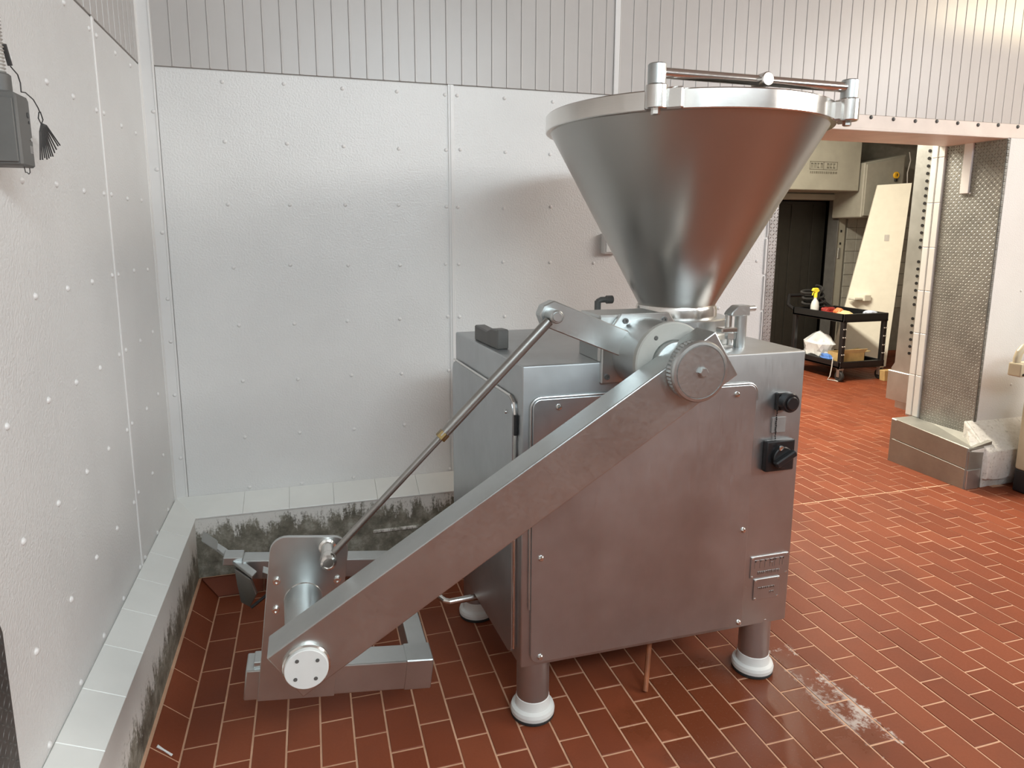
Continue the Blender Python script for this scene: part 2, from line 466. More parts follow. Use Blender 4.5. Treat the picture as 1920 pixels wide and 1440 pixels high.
rank = sorted(cells, key=seen_area, reverse=True)
def tile_geom(bm, xa, xb, ya, yb, z, tint, lay):
    b = 0.0012; t = [random.uniform(-0.0007, 0.0007) for _ in range(4)]
    top = [bm.verts.new((x, y, z+dz)) for (x, y), dz in zip(((xa+b, ya+b), (xb-b, ya+b), (xb-b, yb-b), (xa+b, yb-b)), t)]
    mid = [bm.verts.new((x, y, z-b)) for x, y in ((xa, ya), (xb, ya), (xb, yb), (xa, yb))]
    bot = [bm.verts.new((x, y, z-0.014)) for x, y in ((xa, ya), (xb, ya), (xb, yb), (xa, yb))]
    fs = [bm.faces.new(top)]
    for a, c in ((mid, top), (bot, mid)):
        for i in range(4): fs.append(bm.faces.new((a[i], a[(i+1) % 4], c[(i+1) % 4], c[i])))
    for v in top+mid+bot: v[lay] = tint
N_TILE = 280
proto = {}
for cell in rank[:N_TILE]:
    xa, xb, ya, yb = cell
    key = (round(xb-xa, 4), round(yb-ya, 4), random.randrange(6))
    if key not in proto:
        b_ = BM(); lay = b_.verts.layers.float.new('tint')
        tile_geom(b_, 0, xb-xa, 0, yb-ya, 0, random.random(), lay)
        me = bpy.data.meshes.new('tile'); b_.to_mesh(me); b_.free(); me.materials.append(M['tile']); proto[key] = me
    inst('tile', proto[key], floor, (xa, ya, random.uniform(-0.0006, 0.0006)))
bm = BM(); lay = bm.verts.layers.float.new('tint')
for xa, xb, ya, yb in rank[N_TILE:]: tile_geom(bm, xa, xb, ya, yb, random.uniform(-0.0006, 0.0006), random.random(), lay)
o = obj('tile_field', bm, 'tile', floor, smooth=False); o['kind'] = 'stuff'

# cove tiles: a sloped row at the foot of the left and back curbs
def cove_piece(parent, a, b, c, d, tint):
    bm = BM(); lay = bm.verts.layers.float.new('tint')
    vs = [bm.verts.new(p) for p in (a, b, c, d)]
    n = (Vector(b)-Vector(a)).cross(Vector(d)-Vector(a)).normalized()
    lo = [bm.verts.new(Vector(p)-n*0.012) for p in (a, b, c, d)]
    bm.faces.new(vs)
    for i in range(4): bm.faces.new((vs[i], lo[i], lo[(i+1) % 4], vs[(i+1) % 4]))
    bmesh.ops.recalc_face_normals(bm, faces=bm.faces)
    for v in vs+lo: v[lay] = tint
    obj('cove_tile', bm, 'tile', parent, smooth=False)
bm = BM()
box(bm, (XL-0.01, 0.6, -0.02), (-0.535, YB, 0.35))
prism(bm, [(XL, 0.6, 0.349), (-0.535, 0.6, 0.349), (XL, 0.6, 0.397)], (0, YB-0.6, 0))
curb_left = struct('baseboard_left', bm, 'curb2', ang=20)
bm = BM(); prism(bm, [(-0.54, 0.6, -0.01), (-0.448, 0.6, -0.01), (-0.449, 0.6, -0.0015), (-0.523, 0.6, 0.0675), (-0.54, 0.6, 0.070)], (0, 2.45, 0)); obj('cove_bed', bm, 'grout', curb_left)
bm = BM()
box(bm, (-0.56, 3.055, -0.02), (2.46, YB+0.01, 0.35))
prism(bm, [(-0.56, 3.055, 0.349), (-0.56, YB+0.003, 0.349), (-0.56, YB+0.003, 0.397)], (3.02, 0, 0))
curb_back = struct('baseboard_back', bm, 'curb', ang=20)
bm = BM(); prism(bm, [(-0.53, 2.986, -0.01), (-0.53, 2.987, -0.0015), (-0.53, 3.043, 0.0675), (-0.53, 3.06, 0.070), (-0.53, 3.06, -0.01)], (2.99, 0, 0)); obj('cove_bed', bm, 'grout', curb_back)
y = 2.98-0.193
first = True
while y > 1.0:
    y1 = y+0.188 if not first else 2.99
    cove_piece(curb_left, (-0.450, y, 0.001), (-0.450, y1, 0.001), (-0.523, y1+(0.055 if first else 0), 0.069), (-0.523, y, 0.069), random.random()*0.5)
    first = False; y -= 0.1935
x = -0.450
first = True
while x < 2.4:
    x1 = min(x+0.188, 2.45)
    cove_piece(curb_back, (x, 2.988, 0.001), (x-(0.073 if first else 0), 3.044, 0.069), (x1, 3.044, 0.069), (x1, 2.988, 0.001), random.random()*0.5)
    first = False; x += 0.1935
bm = BM(); box(bm, (0.24, 3.045, 0.185), (2.4, 3.06, 0.2), 0.003); obj('curb_ridge', bm, 'curb2', curb_back)
# white ledge tiles on the curbs (sloped up to the wall)
def slab4(bm, q, t):
    vs = [bm.verts.new(p) for p in q]; n = (Vector(q[1])-Vector(q[0])).cross(Vector(q[3])-Vector(q[0])).normalized()
    if n.z < 0: n = -n
    up = [bm.verts.new(Vector(p)+n*t) for p in q]
    bm.faces.new(up); bm.faces.new(vs[::-1])
    for i in range(4): bm.faces.new((vs[i], vs[(i+1) % 4], up[(i+1) % 4], up[i]))
    bmesh.ops.recalc_face_normals(bm, faces=bm.faces)
    es = [e for e in bm.edges if all(v in up for v in e.verts)]
    bmesh.ops.bevel(bm, geom=es, offset=min(0.0015, t*0.5), segments=1, affect='EDGES')
x = -0.535; k = 0
while x < 2.44:
    x1 = min(x+0.1992, 2.46)
    q = [(x+(0 if k else 0), 3.051, 0.348), (x1, 3.051, 0.348), (x1, YB, 0.396), (x-(0.0975 if k == 0 else 0), YB, 0.396)]
    bm = BM(); slab4(bm, q, 0.008); obj('ledge_tile', bm, 'ledge', curb_back, smooth=False)
    x += 0.2; k += 1
y = 3.051; k = 0
while y > 0.7:
    y0 = y-0.1995
    q = [(-0.531, y0, 0.348), (-0.531, y, 0.348), (XL, y+(0.145 if k == 0 else 0), 0.396), (XL, y0, 0.396)]
    bm = BM(); slab4(bm, q, 0.008); obj('ledge_tile', bm, 'ledge', curb_left, smooth=False)
    y -= 0.2; k += 1

# wallboard panels, rivets, planks
bm = BM(); lathe(bm, [(0.009, 0), (0.0085, 0.002), (0.006, 0.0045), (0.0028, 0.006), (0, 0.0063)], (0, 0, 0), (0, -1, 0), 10)
rv_back = bpy.data.meshes.new('rivet'); bm.to_mesh(rv_back); bm.free(); rv_back.materials.append(M['trimwhite'])
bm = BM(); lathe(bm, [(0.009, 0), (0.0085, 0.002), (0.006, 0.0045), (0.0028, 0.006), (0, 0.0063)], (0, 0, 0), (1, 0, 0), 10)
rv_left = bpy.data.meshes.new('rivet'); bm.to_mesh(rv_left); bm.free(); rv_left.materials.append(M['trimwhite'])
for me in (rv_back, rv_left): me.polygons.foreach_set('use_smooth', [True]*len(me.polygons))
def jit(a=0.008): return random.uniform(-a, a)
ZROWS = [0.415, 0.66, 0.925, 1.19, 1.453, 1.724, 1.987, 2.235]
def back_panel(x0, x1, cols, z0=0.37, z1=ZS-0.004):
    bm = BM(); box(bm, (x0, YB, z0), (x1, YB+0.008, z1), 0.0015)
    p = obj('wall_panel', bm, 'frp', wall_back)
    for c in cols:
        for z in ZROWS: inst('rivet', rv_back, p, (c+jit(), YB, z+jit(0.006)))
    return p
back_panel(-0.578, 0.658, [-0.321, -0.075, 0.17, 0.415, 0.638])
back_panel(0.680, 1.895, [0.705, 0.93, 1.17, 1.41, 1.65, 1.87])
back_panel(1.905, 2.462, [1.93, 2.16, 2.40])
bm = BM(); box(bm, (JR+0.03, YB, 0.37), (5.6, YB+0.008, 2.20), 0.0015); pr = obj('wall_panel', bm, 'frp', wall_back)
for x_, z_ in ((4.42, 0.62), (4.6, 0.75), (4.40, 1.24), (4.55, 1.5)): inst('rivet', rv_back, pr, (x_, YB, z_))
bm = BM(); box(bm, (0.655, YB-0.005, 0.38), (0.683, YB+0.002, ZS), 0.002); box(bm, (0.665, YB-0.008, 0.38), (0.673, YB, ZS), 0.002)
obj('panel_divider', bm, 'trimwhite', wall_back)
def left_panel(y0, y1, cols):
    bm = BM(); box(bm, (XL-0.008, y0, 0.37), (XL, y1, ZS-0.004), 0.0015)
    p = obj('wall_panel', bm, 'frp', wall_left)
    for c in cols:
        for z in ZROWS: inst('rivet', rv_left, p, (XL, c+jit(), z+jit(0.006)))
left_panel(2.558, 3.19, [2.59, 2.81, 3.03])
left_panel(1.30, 2.548, [1.40, 1.62, 1.85, 2.07, 2.29, 2.51])
left_panel(-1.0, 1.29, [1.20])
bm = BM(); box(bm, (XL-0.002, 2.543, 0.38), (XL+0.004, 2.563, ZS), 0.002); obj('panel_divider', bm, 'trimwhite', wall_left)

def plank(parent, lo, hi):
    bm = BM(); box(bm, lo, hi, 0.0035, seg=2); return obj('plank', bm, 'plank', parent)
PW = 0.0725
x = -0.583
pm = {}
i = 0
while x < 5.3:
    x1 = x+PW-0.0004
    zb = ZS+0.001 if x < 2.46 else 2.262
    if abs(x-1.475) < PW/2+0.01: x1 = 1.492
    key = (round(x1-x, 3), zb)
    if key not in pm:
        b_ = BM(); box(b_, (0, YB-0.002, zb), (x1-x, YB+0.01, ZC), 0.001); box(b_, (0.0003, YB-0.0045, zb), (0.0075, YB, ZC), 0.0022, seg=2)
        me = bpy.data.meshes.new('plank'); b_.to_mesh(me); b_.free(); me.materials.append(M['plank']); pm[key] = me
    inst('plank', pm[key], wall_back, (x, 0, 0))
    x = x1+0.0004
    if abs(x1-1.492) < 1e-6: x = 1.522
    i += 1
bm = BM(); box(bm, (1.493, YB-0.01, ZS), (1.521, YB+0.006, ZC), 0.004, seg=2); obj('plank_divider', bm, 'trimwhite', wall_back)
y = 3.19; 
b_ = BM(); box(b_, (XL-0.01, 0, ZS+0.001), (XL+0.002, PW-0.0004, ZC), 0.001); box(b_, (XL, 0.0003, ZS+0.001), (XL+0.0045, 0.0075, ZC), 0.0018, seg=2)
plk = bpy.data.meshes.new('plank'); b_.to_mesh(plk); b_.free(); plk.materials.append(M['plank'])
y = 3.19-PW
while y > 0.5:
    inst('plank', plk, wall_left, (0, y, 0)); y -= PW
# corner trim strips and the band over the doorway
bm = BM(); box(bm, (XL, YB-0.004, 0.38), (-0.581, YB+0.002, ZC)); box(bm, (-0.588, YB-0.007, 0.38), (-0.579, YB, ZC), 0.002)
box(bm, (XL, YB-0.012, 0.38), (XL+0.006, YB, ZC), 0.002)
t1 = struct('trim_1', bm, 'trimwhite')
for z in (0.59, 0.885, 1.127, 1.315, 1.6, 1.863, 2.098): inst('rivet', rv_back, t1, (-0.598+jit(0.004), YB-0.004, z))
bm = BM(); box(bm, (XL-0.002, 3.175, 0.38), (XL+0.004, YB, ZC), 0.002); struct('trim_2', bm, 'trimwhite')
bm = BM(); box(bm, (JL-0.05, YB-0.002, ZH), (5.6, YB+0.01, 2.262), 0.002); trim3 = struct('trim_3', bm, 'pinkpaint')
bm = BM(); lathe(bm, [(0.011, 0), (0.011, 0.003), (0.006, 0.008), (0, 0.0085)], (0, 0, 0), (0, -1, 0), 12)
bolt_me = bpy.data.meshes.new('bolt'); bm.to_mesh(bolt_me); bm.free(); bolt_me.materials.append(M['darkgrey'])
for k in range(-3, 9): inst('bolt', bolt_me, trim3, (3.089+0.1582*k, YB-0.002, 2.250-0.003*(k % 3)))
# unseen strip lamp inferred from wall glow; pan added to cut its light
sl = thing('strip_lamp', 'unseen strip lamp near the ceiling, its pan added to cut light on the back wall', 'lamp', (5.0, 2.55, 2.95))
bm = BM(); box(bm, (4.0, 2.45, 2.955), (6.0, 2.72, 2.975), 0.003); obj('pan', bm, 'ceiling', sl)
bm = BM(); box(bm, (4.0, 2.45, 2.97), (6.0, 2.47, 3.07), 0.003); obj('back_plate', bm, 'ceiling', sl)
for xx_ in (4.2, 5.8):
    bm = BM(); cyl(bm, (xx_, 2.46, 3.05), (xx_, 2.46, ZC), 0.008, 10); obj('hanger_rod', bm, 'galv', sl)
# doorway lining: header soffit, tread plate jamb, white tile edge strips, left jamb edge
bm = BM(); box(bm, (JL, YB-0.004, ZH-0.004), (JR+0.004, YB+0.40, ZH+0.012), 0.003); struct('trim_4', bm, 'pinkpaint')
bm = BM(); box(bm, (JR, YB-0.004, 0.30), (JR+0.006, 3.60, ZH), 0.001)
box(bm, (JR, YB-0.004, 0.36), (JR+0.022, YB+0.004, ZH-0.01), 0.001); jamb = struct('trim_5', bm, 'tread')
bm = BM(); cyl(bm, (JR-0.008, 3.40, 1.86), (JR+0.02, 3.40, 1.86), 0.004, 8)
box(bm, (JR-0.012, 3.41, 1.86), (JR+0.002, 3.47, ZH), 0.002); obj('white_strip', bm, 'trimwhite', jamb)
bm = BM(); 
box(bm, (JR-0.004, 3.60, 0.30), (JR+0.006, 3.708, ZH+0.05)); t6 = struct('trim_6', bm, 'groove', smooth=False)
z = 0.31; k = 0
while z < ZH+0.03:
    z1 = min(z+0.3, ZH+0.045)
    bm = BM(); box(bm, (JR-0.013, 3.604, z), (JR, 3.650, z1-0.002), 0.003); obj('edge_tile', bm, 'ledge', t6)
    bm = BM(); box(bm, (JR-0.013, 3.658, z), (JR, 3.705, z1-0.002), 0.003); obj('edge_tile', bm, 'ledge', t6)
    z += 0.3
bm = BM(); box(bm, (JL-0.05, YB-0.006, 0.38), (JL+0.002, YB+0.004, ZH), 0.001); box(bm, (JL-0.002, YB-0.006, 0.2), (JL+0.004, YB+WT, ZH), 0.001)
struct('trim_7', bm, 'treadx')
bm = BM()
zz = 0.45; xx = JL-0.06
while zz < 2.1:
    l = random.uniform(0.08, 0.2); box(bm, (xx+jit(0.004)-0.006, YB-0.009, zz), (xx+0.006, YB, zz+l), 0.003); zz += l+0.01
struct('trim_8', bm, 'trimwhite')
# tread plate guard low on the left wall
bm = BM(); prism(bm, [(XL, 0.9, 0.40), (XL, 1.472, 0.40), (XL, 1.472, 0.80), (XL, 1.462, 0.83), (XL, 0.9, 0.83)], (0.004, 0, 0)); struct('trim_9', bm, 'treaddark', smooth=False)

# steel clad curb at the doorway's right side and the white plaster curb after it
bm = BM()
prism(bm, [(3.935, 3.055, -0.01), (3.935, 3.65, -0.01), (3.935, 3.65, 0.31), (3.935, 3.055, 0.27)], (0.19, 0, 0), 0.006)
prism(bm, [(3.935, 3.06, 0.262), (JR, 3.06, 0.30), (JR, 3.06, 0.2)], (0, 0.585, 0))
curb_r = struct('baseboard_right', bm, 'stainlesswarm', ang=25)
def sheet(name, q, t, m, parent):
    bm = BM(); vs = [bm.verts.new(p) for p in q]; n = (Vector(q[1])-Vector(q[0])).cross(Vector(q[3])-Vector(q[0])).normalized()
    up = [bm.verts.new(Vector(p)+n*t) for p in q]
    bm.faces.new(up); bm.faces.new(vs[::-1])
    for i in range(4): bm.faces.new((vs[i], vs[(i+1) % 4], up[(i+1) % 4], up[i]))
    bmesh.ops.recalc_face_normals(bm, faces=bm.faces)
    bmesh.ops.bevel(bm, geom=list(bm.edges), offset=t*0.12, segments=1, affect='EDGES')
    return obj(name, bm, m, parent, smooth=False)
sheet('steel_sheet', [(3.935, 3.60, 0.17), (3.935, 3.06, 0.135), (3.935, 3.06, 0.27), (3.935, 3.60, 0.31)], 0.006, 'stainlesswarm', curb_r)
sheet('steel_sheet', [(3.935, 3.64, 0.0), (3.935, 3.06, 0.0), (3.935, 3.06, 0.13), (3.935, 3.62, 0.165)], 0.008, 'stainlesswarm', curb_r)
sheet('steel_patch', [(3.937, 3.055, 0.135), (4.045, 3.055, 0.135), (4.055, 3.055, 0.235), (3.937, 3.055, 0.25)], 0.006, 'stainlesswarm', curb_r)
sheet('steel_patch', [(3.937, 3.055, 0.0), (4.035, 3.055, 0.0), (4.045, 3.055, 0.128), (3.937, 3.055, 0.125)], 0.008, 'galv', curb_r)
bm = BM()
prism(bm, [(4.06, 3.02, 0.06), (4.06, 3.02, 0.245), (4.06, 3.06, 0.275), (4.06, YB+0.01, 0.40), (4.06, YB+0.01, -0.01), (4.06, 3.06, -0.01), (4.06, 3.05, 0.06)], (1.6, 0, 0), 0.006)
bmesh.ops.subdivide_edges(bm, edges=[e for e in bm.edges if e.calc_length() > 0.3], cuts=24)
for v in bm.verts:
    if v.co.y < 3.16: v.co += Vector((0, jit(0.006), jit(0.006)))
prism(bm, [(3.955, 3.052, 0.25), (4.075, 3.052, 0.262), (4.075, YB, 0.397), (JR-0.05, YB, 0.36)], (0, 0, -0.08))
struct('baseboard_right_plaster', bm, 'plaster', ang=50)

# ------------------------------------------------------------------ far room beyond the doorway
bm = BM()
DX0, DX1, DZ = 5.05, 6.66, 2.03
box(bm, (2.0, FY, -0.01), (DX0, FY+0.15, ZC)); box(bm, (DX1, FY, -0.01), (9.2, FY+0.15, ZC)); box(bm, (DX0, FY, DZ), (DX1, FY+0.15, ZC))
wf = struct('wall_far', bm, 'fargrout', smooth=False)
for i in range(8):
    for j in range(8):
        bm = BM(); x_ = DX1+0.16+i*0.155; z_ = 0.60+j*0.155
        box(bm, (x_, FY-0.008, z_), (x_+0.149, FY+0.002, z_+0.149), 0.003); obj('wall_tile', bm, 'fartile', wf, smooth=False)
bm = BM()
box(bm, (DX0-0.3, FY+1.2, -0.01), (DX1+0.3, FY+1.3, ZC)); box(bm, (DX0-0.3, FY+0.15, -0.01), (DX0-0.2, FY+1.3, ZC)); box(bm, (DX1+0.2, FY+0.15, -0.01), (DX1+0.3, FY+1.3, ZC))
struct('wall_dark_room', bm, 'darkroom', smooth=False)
bm = BM(); box(bm, (8.6, YB+WT, -0.01), (8.75, FY, ZC)); struct('wall_far_right', bm, 'fartile', smooth=False)
bm = BM(); box(bm, (1.9, YB+WT, -0.01), (2.05, FY+0.15, ZC)); struct('wall_far_left', bm, 'fartile', smooth=False)
# door frame of the dark doorway
bm = BM(); box(bm, (DX1-0.02, FY-0.03, 0), (DX1+0.11, FY+0.02, DZ+0.075), 0.006)
df = struct('door_1', bm, 'vent')
bm = BM(); box(bm, (DX0, FY-0.03, DZ), (DX1+0.11, FY+0.02, DZ+0.075), 0.006); obj('door_head', bm, 'vent', df)
bm = BM(); box(bm, (DX1-0.035, FY-0.05, 0.0), (DX1-0.02, FY+0.13, DZ), 0.003); obj('door_stop', bm, 'darkgrey', df)
for z_ in (1.80, 1.62, 1.46):
    bm = BM(); box(bm, (DX1+0.03, FY-0.036, z_), (DX1+0.055, FY-0.028, z_+0.03), 0.002); obj('hinge_hole', bm, 'black', df)
bm = BM(); box(bm, (DX1+0.01, FY-0.04, 1.28), (DX1+0.05, FY-0.028, 1.42), 0.003); obj('strike_plate', bm, 'galv', df)
# strip curtain hanging inside the dark doorway
k = 0; x_ = DX0+0.05
cur = thing('strip_curtain', 'dark plastic strip curtain hanging inside the dark doorway behind the black cart', 'curtain', (5.9, FY+0.3, 0))
while x_ < DX1-0.05:
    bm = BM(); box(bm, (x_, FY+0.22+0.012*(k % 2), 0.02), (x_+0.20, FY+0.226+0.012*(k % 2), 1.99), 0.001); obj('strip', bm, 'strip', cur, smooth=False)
    x_ += 0.17; k += 1
bm = BM(); box(bm, (DX0+0.02, FY+0.205, 1.98), (DX1-0.02, FY+0.25, 2.02), 0.003); obj('hanging_rail', bm, 'strip', cur)

# duct box with faded print above the doorway
vb = thing('duct_box', 'grey sheet metal box with faded framed print above the dark doorway', 'duct', (6.0, 7.0, 2.14))
bm = BM(); box(bm, (5.0, 6.86, 2.118), (6.535, FY, 2.95), 0.008); obj('housing', bm, 'vent', vb)
bm = BM()
bx0, bx1, bz0, bz1, by = 5.79, 6.19, 2.36, 2.455, 6.86
for a, b_, c, d in ((bx0, bx1, bz1-0.006, bz1), (bx0, bx1, bz0, bz0+0.006), (bx0, bx0+0.006, bz0, bz1), (bx1-0.006, bx1, bz0, bz1), (5.985, 5.991, bz0, bz1)):
    box(bm, (a, by-0.003, c), (b_, by+0.002, d))
random.seed(3)
xx = bx0+0.02
while xx < bx1-0.03:
    w = 0.034
    if not (5.955 < xx < 5.995):
        box(bm, (xx, by-0.003, bz0+0.02), (xx+0.008, by+0.002, bz1-0.02))
        box(bm, (xx, by-0.003, bz1-0.03), (xx+w*0.75, by+0.002, bz1-0.02))
        if random.random() < 0.6: box(bm, (xx+w*0.6, by-0.003, bz0+0.02), (xx+w*0.8, by+0.002, bz1-0.02))
        if random.random() < 0.5: box(bm, (xx, by-0.003, bz0+0.02), (xx+w*0.75, by+0.002, bz0+0.03))
    xx += w+0.012
xx = bx0+0.01
while xx < bx1-0.02:
    w = random.choice((0.015, 0.025)); box(bm, (xx, by-0.003, 2.315), (xx+w, by+0.002, 2.340)); xx += w+0.012
obj('printed_mark', bm, 'ink', vb, smooth=False)

# wall cabinet behind the leaning board
cb = thing('wall_cabinet', 'grey metal wall cabinet hanging behind the tall cream board', 'cabinet', (7.0, 7.1, 1.8))
bm = BM(); prism(bm, [(6.56, 6.82, 1.80), (7.18, 6.82, 1.79), (7.18, 6.82, 2.575), (6.56, 6.82, 2.455)], (0, 0.48, 0), 0.01); obj('body', bm, 'cabinet', cb)
bm = BM(); prism(bm, [(6.58, 6.80, 1.82), (7.14, 6.80, 1.81), (7.14, 6.80, 2.545), (6.58, 6.80, 2.435)], (0, 0.025, 0), 0.004); obj('door', bm, 'cabinet', cb)
bm = BM(); tube(bm, [(7.20, 6.80, 2.6), (7.23, 6.80, 2.5), (7.20, 6.80, 2.35), (7.22, 6.8, 2.15)], 0.006, 8); obj('cord', bm, 'boxtop', cb)
tg = thing('yellow_tag', 'small yellow warning tag hanging above the cream board', 'tag', (7.02, 6.88, 2.32))
bm = BM(); cyl(bm, (7.02, 6.80, 2.315), (7.02, 6.78, 2.315), 0.042, 20, 0.004); obj('disc', bm, 'ochre', tg)
bm = BM(); box(bm, (7.00, 6.78, 2.24), (7.04, 6.80, 2.28), 0.004); obj('clip', bm, 'black', tg)
bm = BM(); box(bm, (7.016, 6.774, 2.305), (7.024, 6.784, 2.335)); obj('mark', bm, 'black', tg)

# dark duct work overhead in the far room
bm = BM(); box(bm, (6.3, 6.2, 2.92), (8.4, 6.6, 3.1), 0.01); box(bm, (6.9, 6.9, 2.80), (7.6, 7.25, 2.95), 0.01)
tag(obj('overhead_duct', bm, 'darkgrey', None, (7.3, 6.4, 2.95)), 'dark duct running under the far room ceiling above the cabinet', 'duct')

# tall cream board leaning back, with a small bracket
bd = thing('cream_board', 'tall cream board leaning against the cabinet behind the black cart', 'board', (6.4, 6.5, 0.02))
def board_plane():
    return [(6.145, 6.67, 0.02), (6.64, 6.31, 0.02), (6.912, 6.45, 2.197), (6.62, 6.66, 2.18)]
bm = BM(); slab = board_plane(); vs = slab
prism(bm, vs, (0.018, 0.03, 0.0), 0.002); obj('panel', bm, 'cream', bd)
bm = BM(); box(bm, (6.27, 6.50, 0.815), (6.47, 6.60, 0.845), 0.006); box(bm, (6.40, 6.48, 0.80), (6.50, 6.60, 0.875), 0.006); obj('bracket', bm, 'cream', bd)
bm = BM(); prism(bm, [(6.665, 6.536, 1.515), (6.707, 6.506, 1.515), (6.712, 6.513, 1.591), (6.672, 6.543, 1.591)], (-0.008, -0.011, 0)); obj('sticker', bm, 'boxtop', bd)
bm = BM(); prism(bm, [(6.02, 5.72, 0.0), (6.15, 5.72, 0.0), (6.16, 5.72, 0.12), (6.01, 5.72, 0.12)], (0, 0.07, 0), 0.004)
tag(obj('brown_block', bm, 'card', None, (6.08, 5.75, 0)), 'brown cardboard block on the floor beside the cart castor', 'block')

# galvanised cover with holes past the doorway's right edge
gv = thing('perforated_column', 'galvanised column cover with a row of round holes beyond the doorway', 'column', (4.15, 3.85, 0.4))
bm = BM(); prism(bm, [(4.135, 3.712, 0.42), (4.135, 3.88, 0.42), (4.135, 3.88, 0.62), (4.135, 3.855, 0.66), (4.135, 3.845, 2.3), (4.135, 3.712, 2.3)], (0.05, 0, 0), 0.003); obj('sheet', bm, 'galv', gv)
bm = BM(); box(bm, (4.128, 3.712, 0.38), (4.15, 3.90, 0.60), 0.004); box(bm, (4.135, 3.712, 0.33), (4.15, 3.82, 0.39), 0.003); obj('foot_plate', bm, 'galv', gv)
bm = BM(); z_ = 0.75
while z_ < 2.2:
    if not (1.02 < z_ < 1.07 or 1.42 < z_ < 1.5): cyl(bm, (4.131, 3.738, z_), (4.14, 3.738, z_), 0.011, 12)
    z_ += 0.0505
o = obj('holes', bm, 'black', gv); o['kind'] = 'stuff'

# black utility cart and what it carries
CT = Vector((5.58, 5.85, 0))
ct = thing('utility_cart', 'black plastic two-shelf utility cart on castors beyond the doorway', 'cart', tuple(CT))
cx0, cx1, cy0, cy1 = 5.50, 6.10, 5.82, 6.62
def tray(z0, z1):
    bm = BM()
    box(bm, (cx0, cy0, z0), (cx1, cy1, z0+0.025), 0.004)
    for lo, hi in (((cx0, cy0, z0), (cx1, cy0+0.03, z1)), ((cx0, cy1-0.03, z0), (cx1, cy1, z1)), ((cx0, cy0, z0), (cx0+0.03, cy1, z1)), ((cx1-0.03, cy0, z0), (cx1, cy1, z1))):
        box(bm, lo, hi, 0.006)
    return bm
obj('top_shelf', tray(0.655, 0.745), 'black', ct); obj('lower_shelf', tray(0.145, 0.22), 'black', ct)
for px, py in ((cx0, cy0), (cx1-0.055, cy0), (cx0, cy1-0.055), (cx1-0.055, cy1-0.055)):
    bm = BM(); box(bm, (px+0.004, py+0.004, 0.15), (px+0.055, py+0.055, 0.70), 0.008); lg = obj('leg', bm, 'black', ct)
    if py == cy0:
        for z_ in (0.30, 0.39, 0.49, 0.58):
            for q in (0.015, 0.042):
                bm = BM(); cyl(bm, (px+q, py+0.006, z_), (px+q, py-0.003, z_), 0.007, 10); obj('bolt_head', bm, 'boxtop', lg)
    bm = BM(); wx, wy = px+0.03, py+0.03
    cyl(bm, (wx-0.018, wy, 0.058), (wx+0.018, wy, 0.058), 0.058, 24, 0.008); cw = obj('castor', bm, 'rubber', ct)
    bm = BM(); box(bm, (wx-0.027, wy-0.02, 0.05), (wx-0.021, wy+0.02, 0.15), 0.002); box(bm, (wx+0.021, wy-0.02, 0.05), (wx+0.027, wy+0.02, 0.15), 0.002); box(bm, (wx-0.027, wy-0.03, 0.135), (wx+0.027, wy+0.03, 0.15), 0.002)
    obj('castor_fork', bm, 'galv', cw)
bm = BM()
hp = [(cx0+0.03, cy1-0.02, 0.70), (cx0+0.03, cy1+0.12, 0.76), (cx0+0.10, cy1+0.20, 0.86), (cx1-0.10, cy1+0.20, 0.86), (cx1-0.03, cy1+0.12, 0.76), (cx1-0.03, cy1-0.02, 0.70)]
tube(bm, hp, 0.022, 10); obj('push_handle', bm, 'black', ct)

sb = thing('spray_bottle', 'milky spray bottle with yellow trigger head on the black cart', 'bottle', (5.60, 6.38, 0.68))
o_ = (5.60, 6.38, 0.6805)
bm = BM(); lathe(bm, [(0, 0), (0.042, 0), (0.046, 0.012), (0.046, 0.10), (0.036, 0.145), (0.018, 0.175), (0.016, 0.20), (0, 0.20)], o_, n=20); obj('body', bm, 'bottle', sb)
bm = BM(); cyl(bm, (5.60, 6.38, 0.875), (5.60, 6.38, 0.935), 0.019, 16, 0.002)
prism(bm, [(5.545, 6.365, 0.955), (5.56, 6.365, 0.985), (5.62, 6.365, 0.985), (5.645, 6.365, 0.95), (5.615, 6.365, 0.93), (5.585, 6.365, 0.93)], (0, 0.03, 0), 0.005)
obj('trigger_head', bm, 'yellow', sb)
bm = BM(); tube(bm, [(5.575, 6.38, 0.945), (5.560, 6.38, 0.925), (5.556, 6.38, 0.90)], 0.006, 8); obj('trigger', bm, 'yellow', sb)

hs = thing('coiled_hose', 'black coiled hose heaped at the back of the cart top', 'hose', (5.66, 6.5, 0.68))
pts = []
for k in range(70):
    a = k*0.29; rr = 0.15+0.018*math.sin(k*0.37)
    pts.append((5.72+rr*math.cos(a)*1.0, 6.56+rr*0.25*math.sin(a), 0.76+0.003*k+0.03*math.sin(a)))
bm = BM(); tube(bm, pts, 0.016, 8); obj('coil', bm, 'rubber', hs)
bm = BM(); tube(bm, [(5.72, 6.52, 0.70), (5.74, 6.52, 0.82), (5.78, 6.52, 0.97)], 0.02, 8); obj('nozzle', bm, 'black', hs)

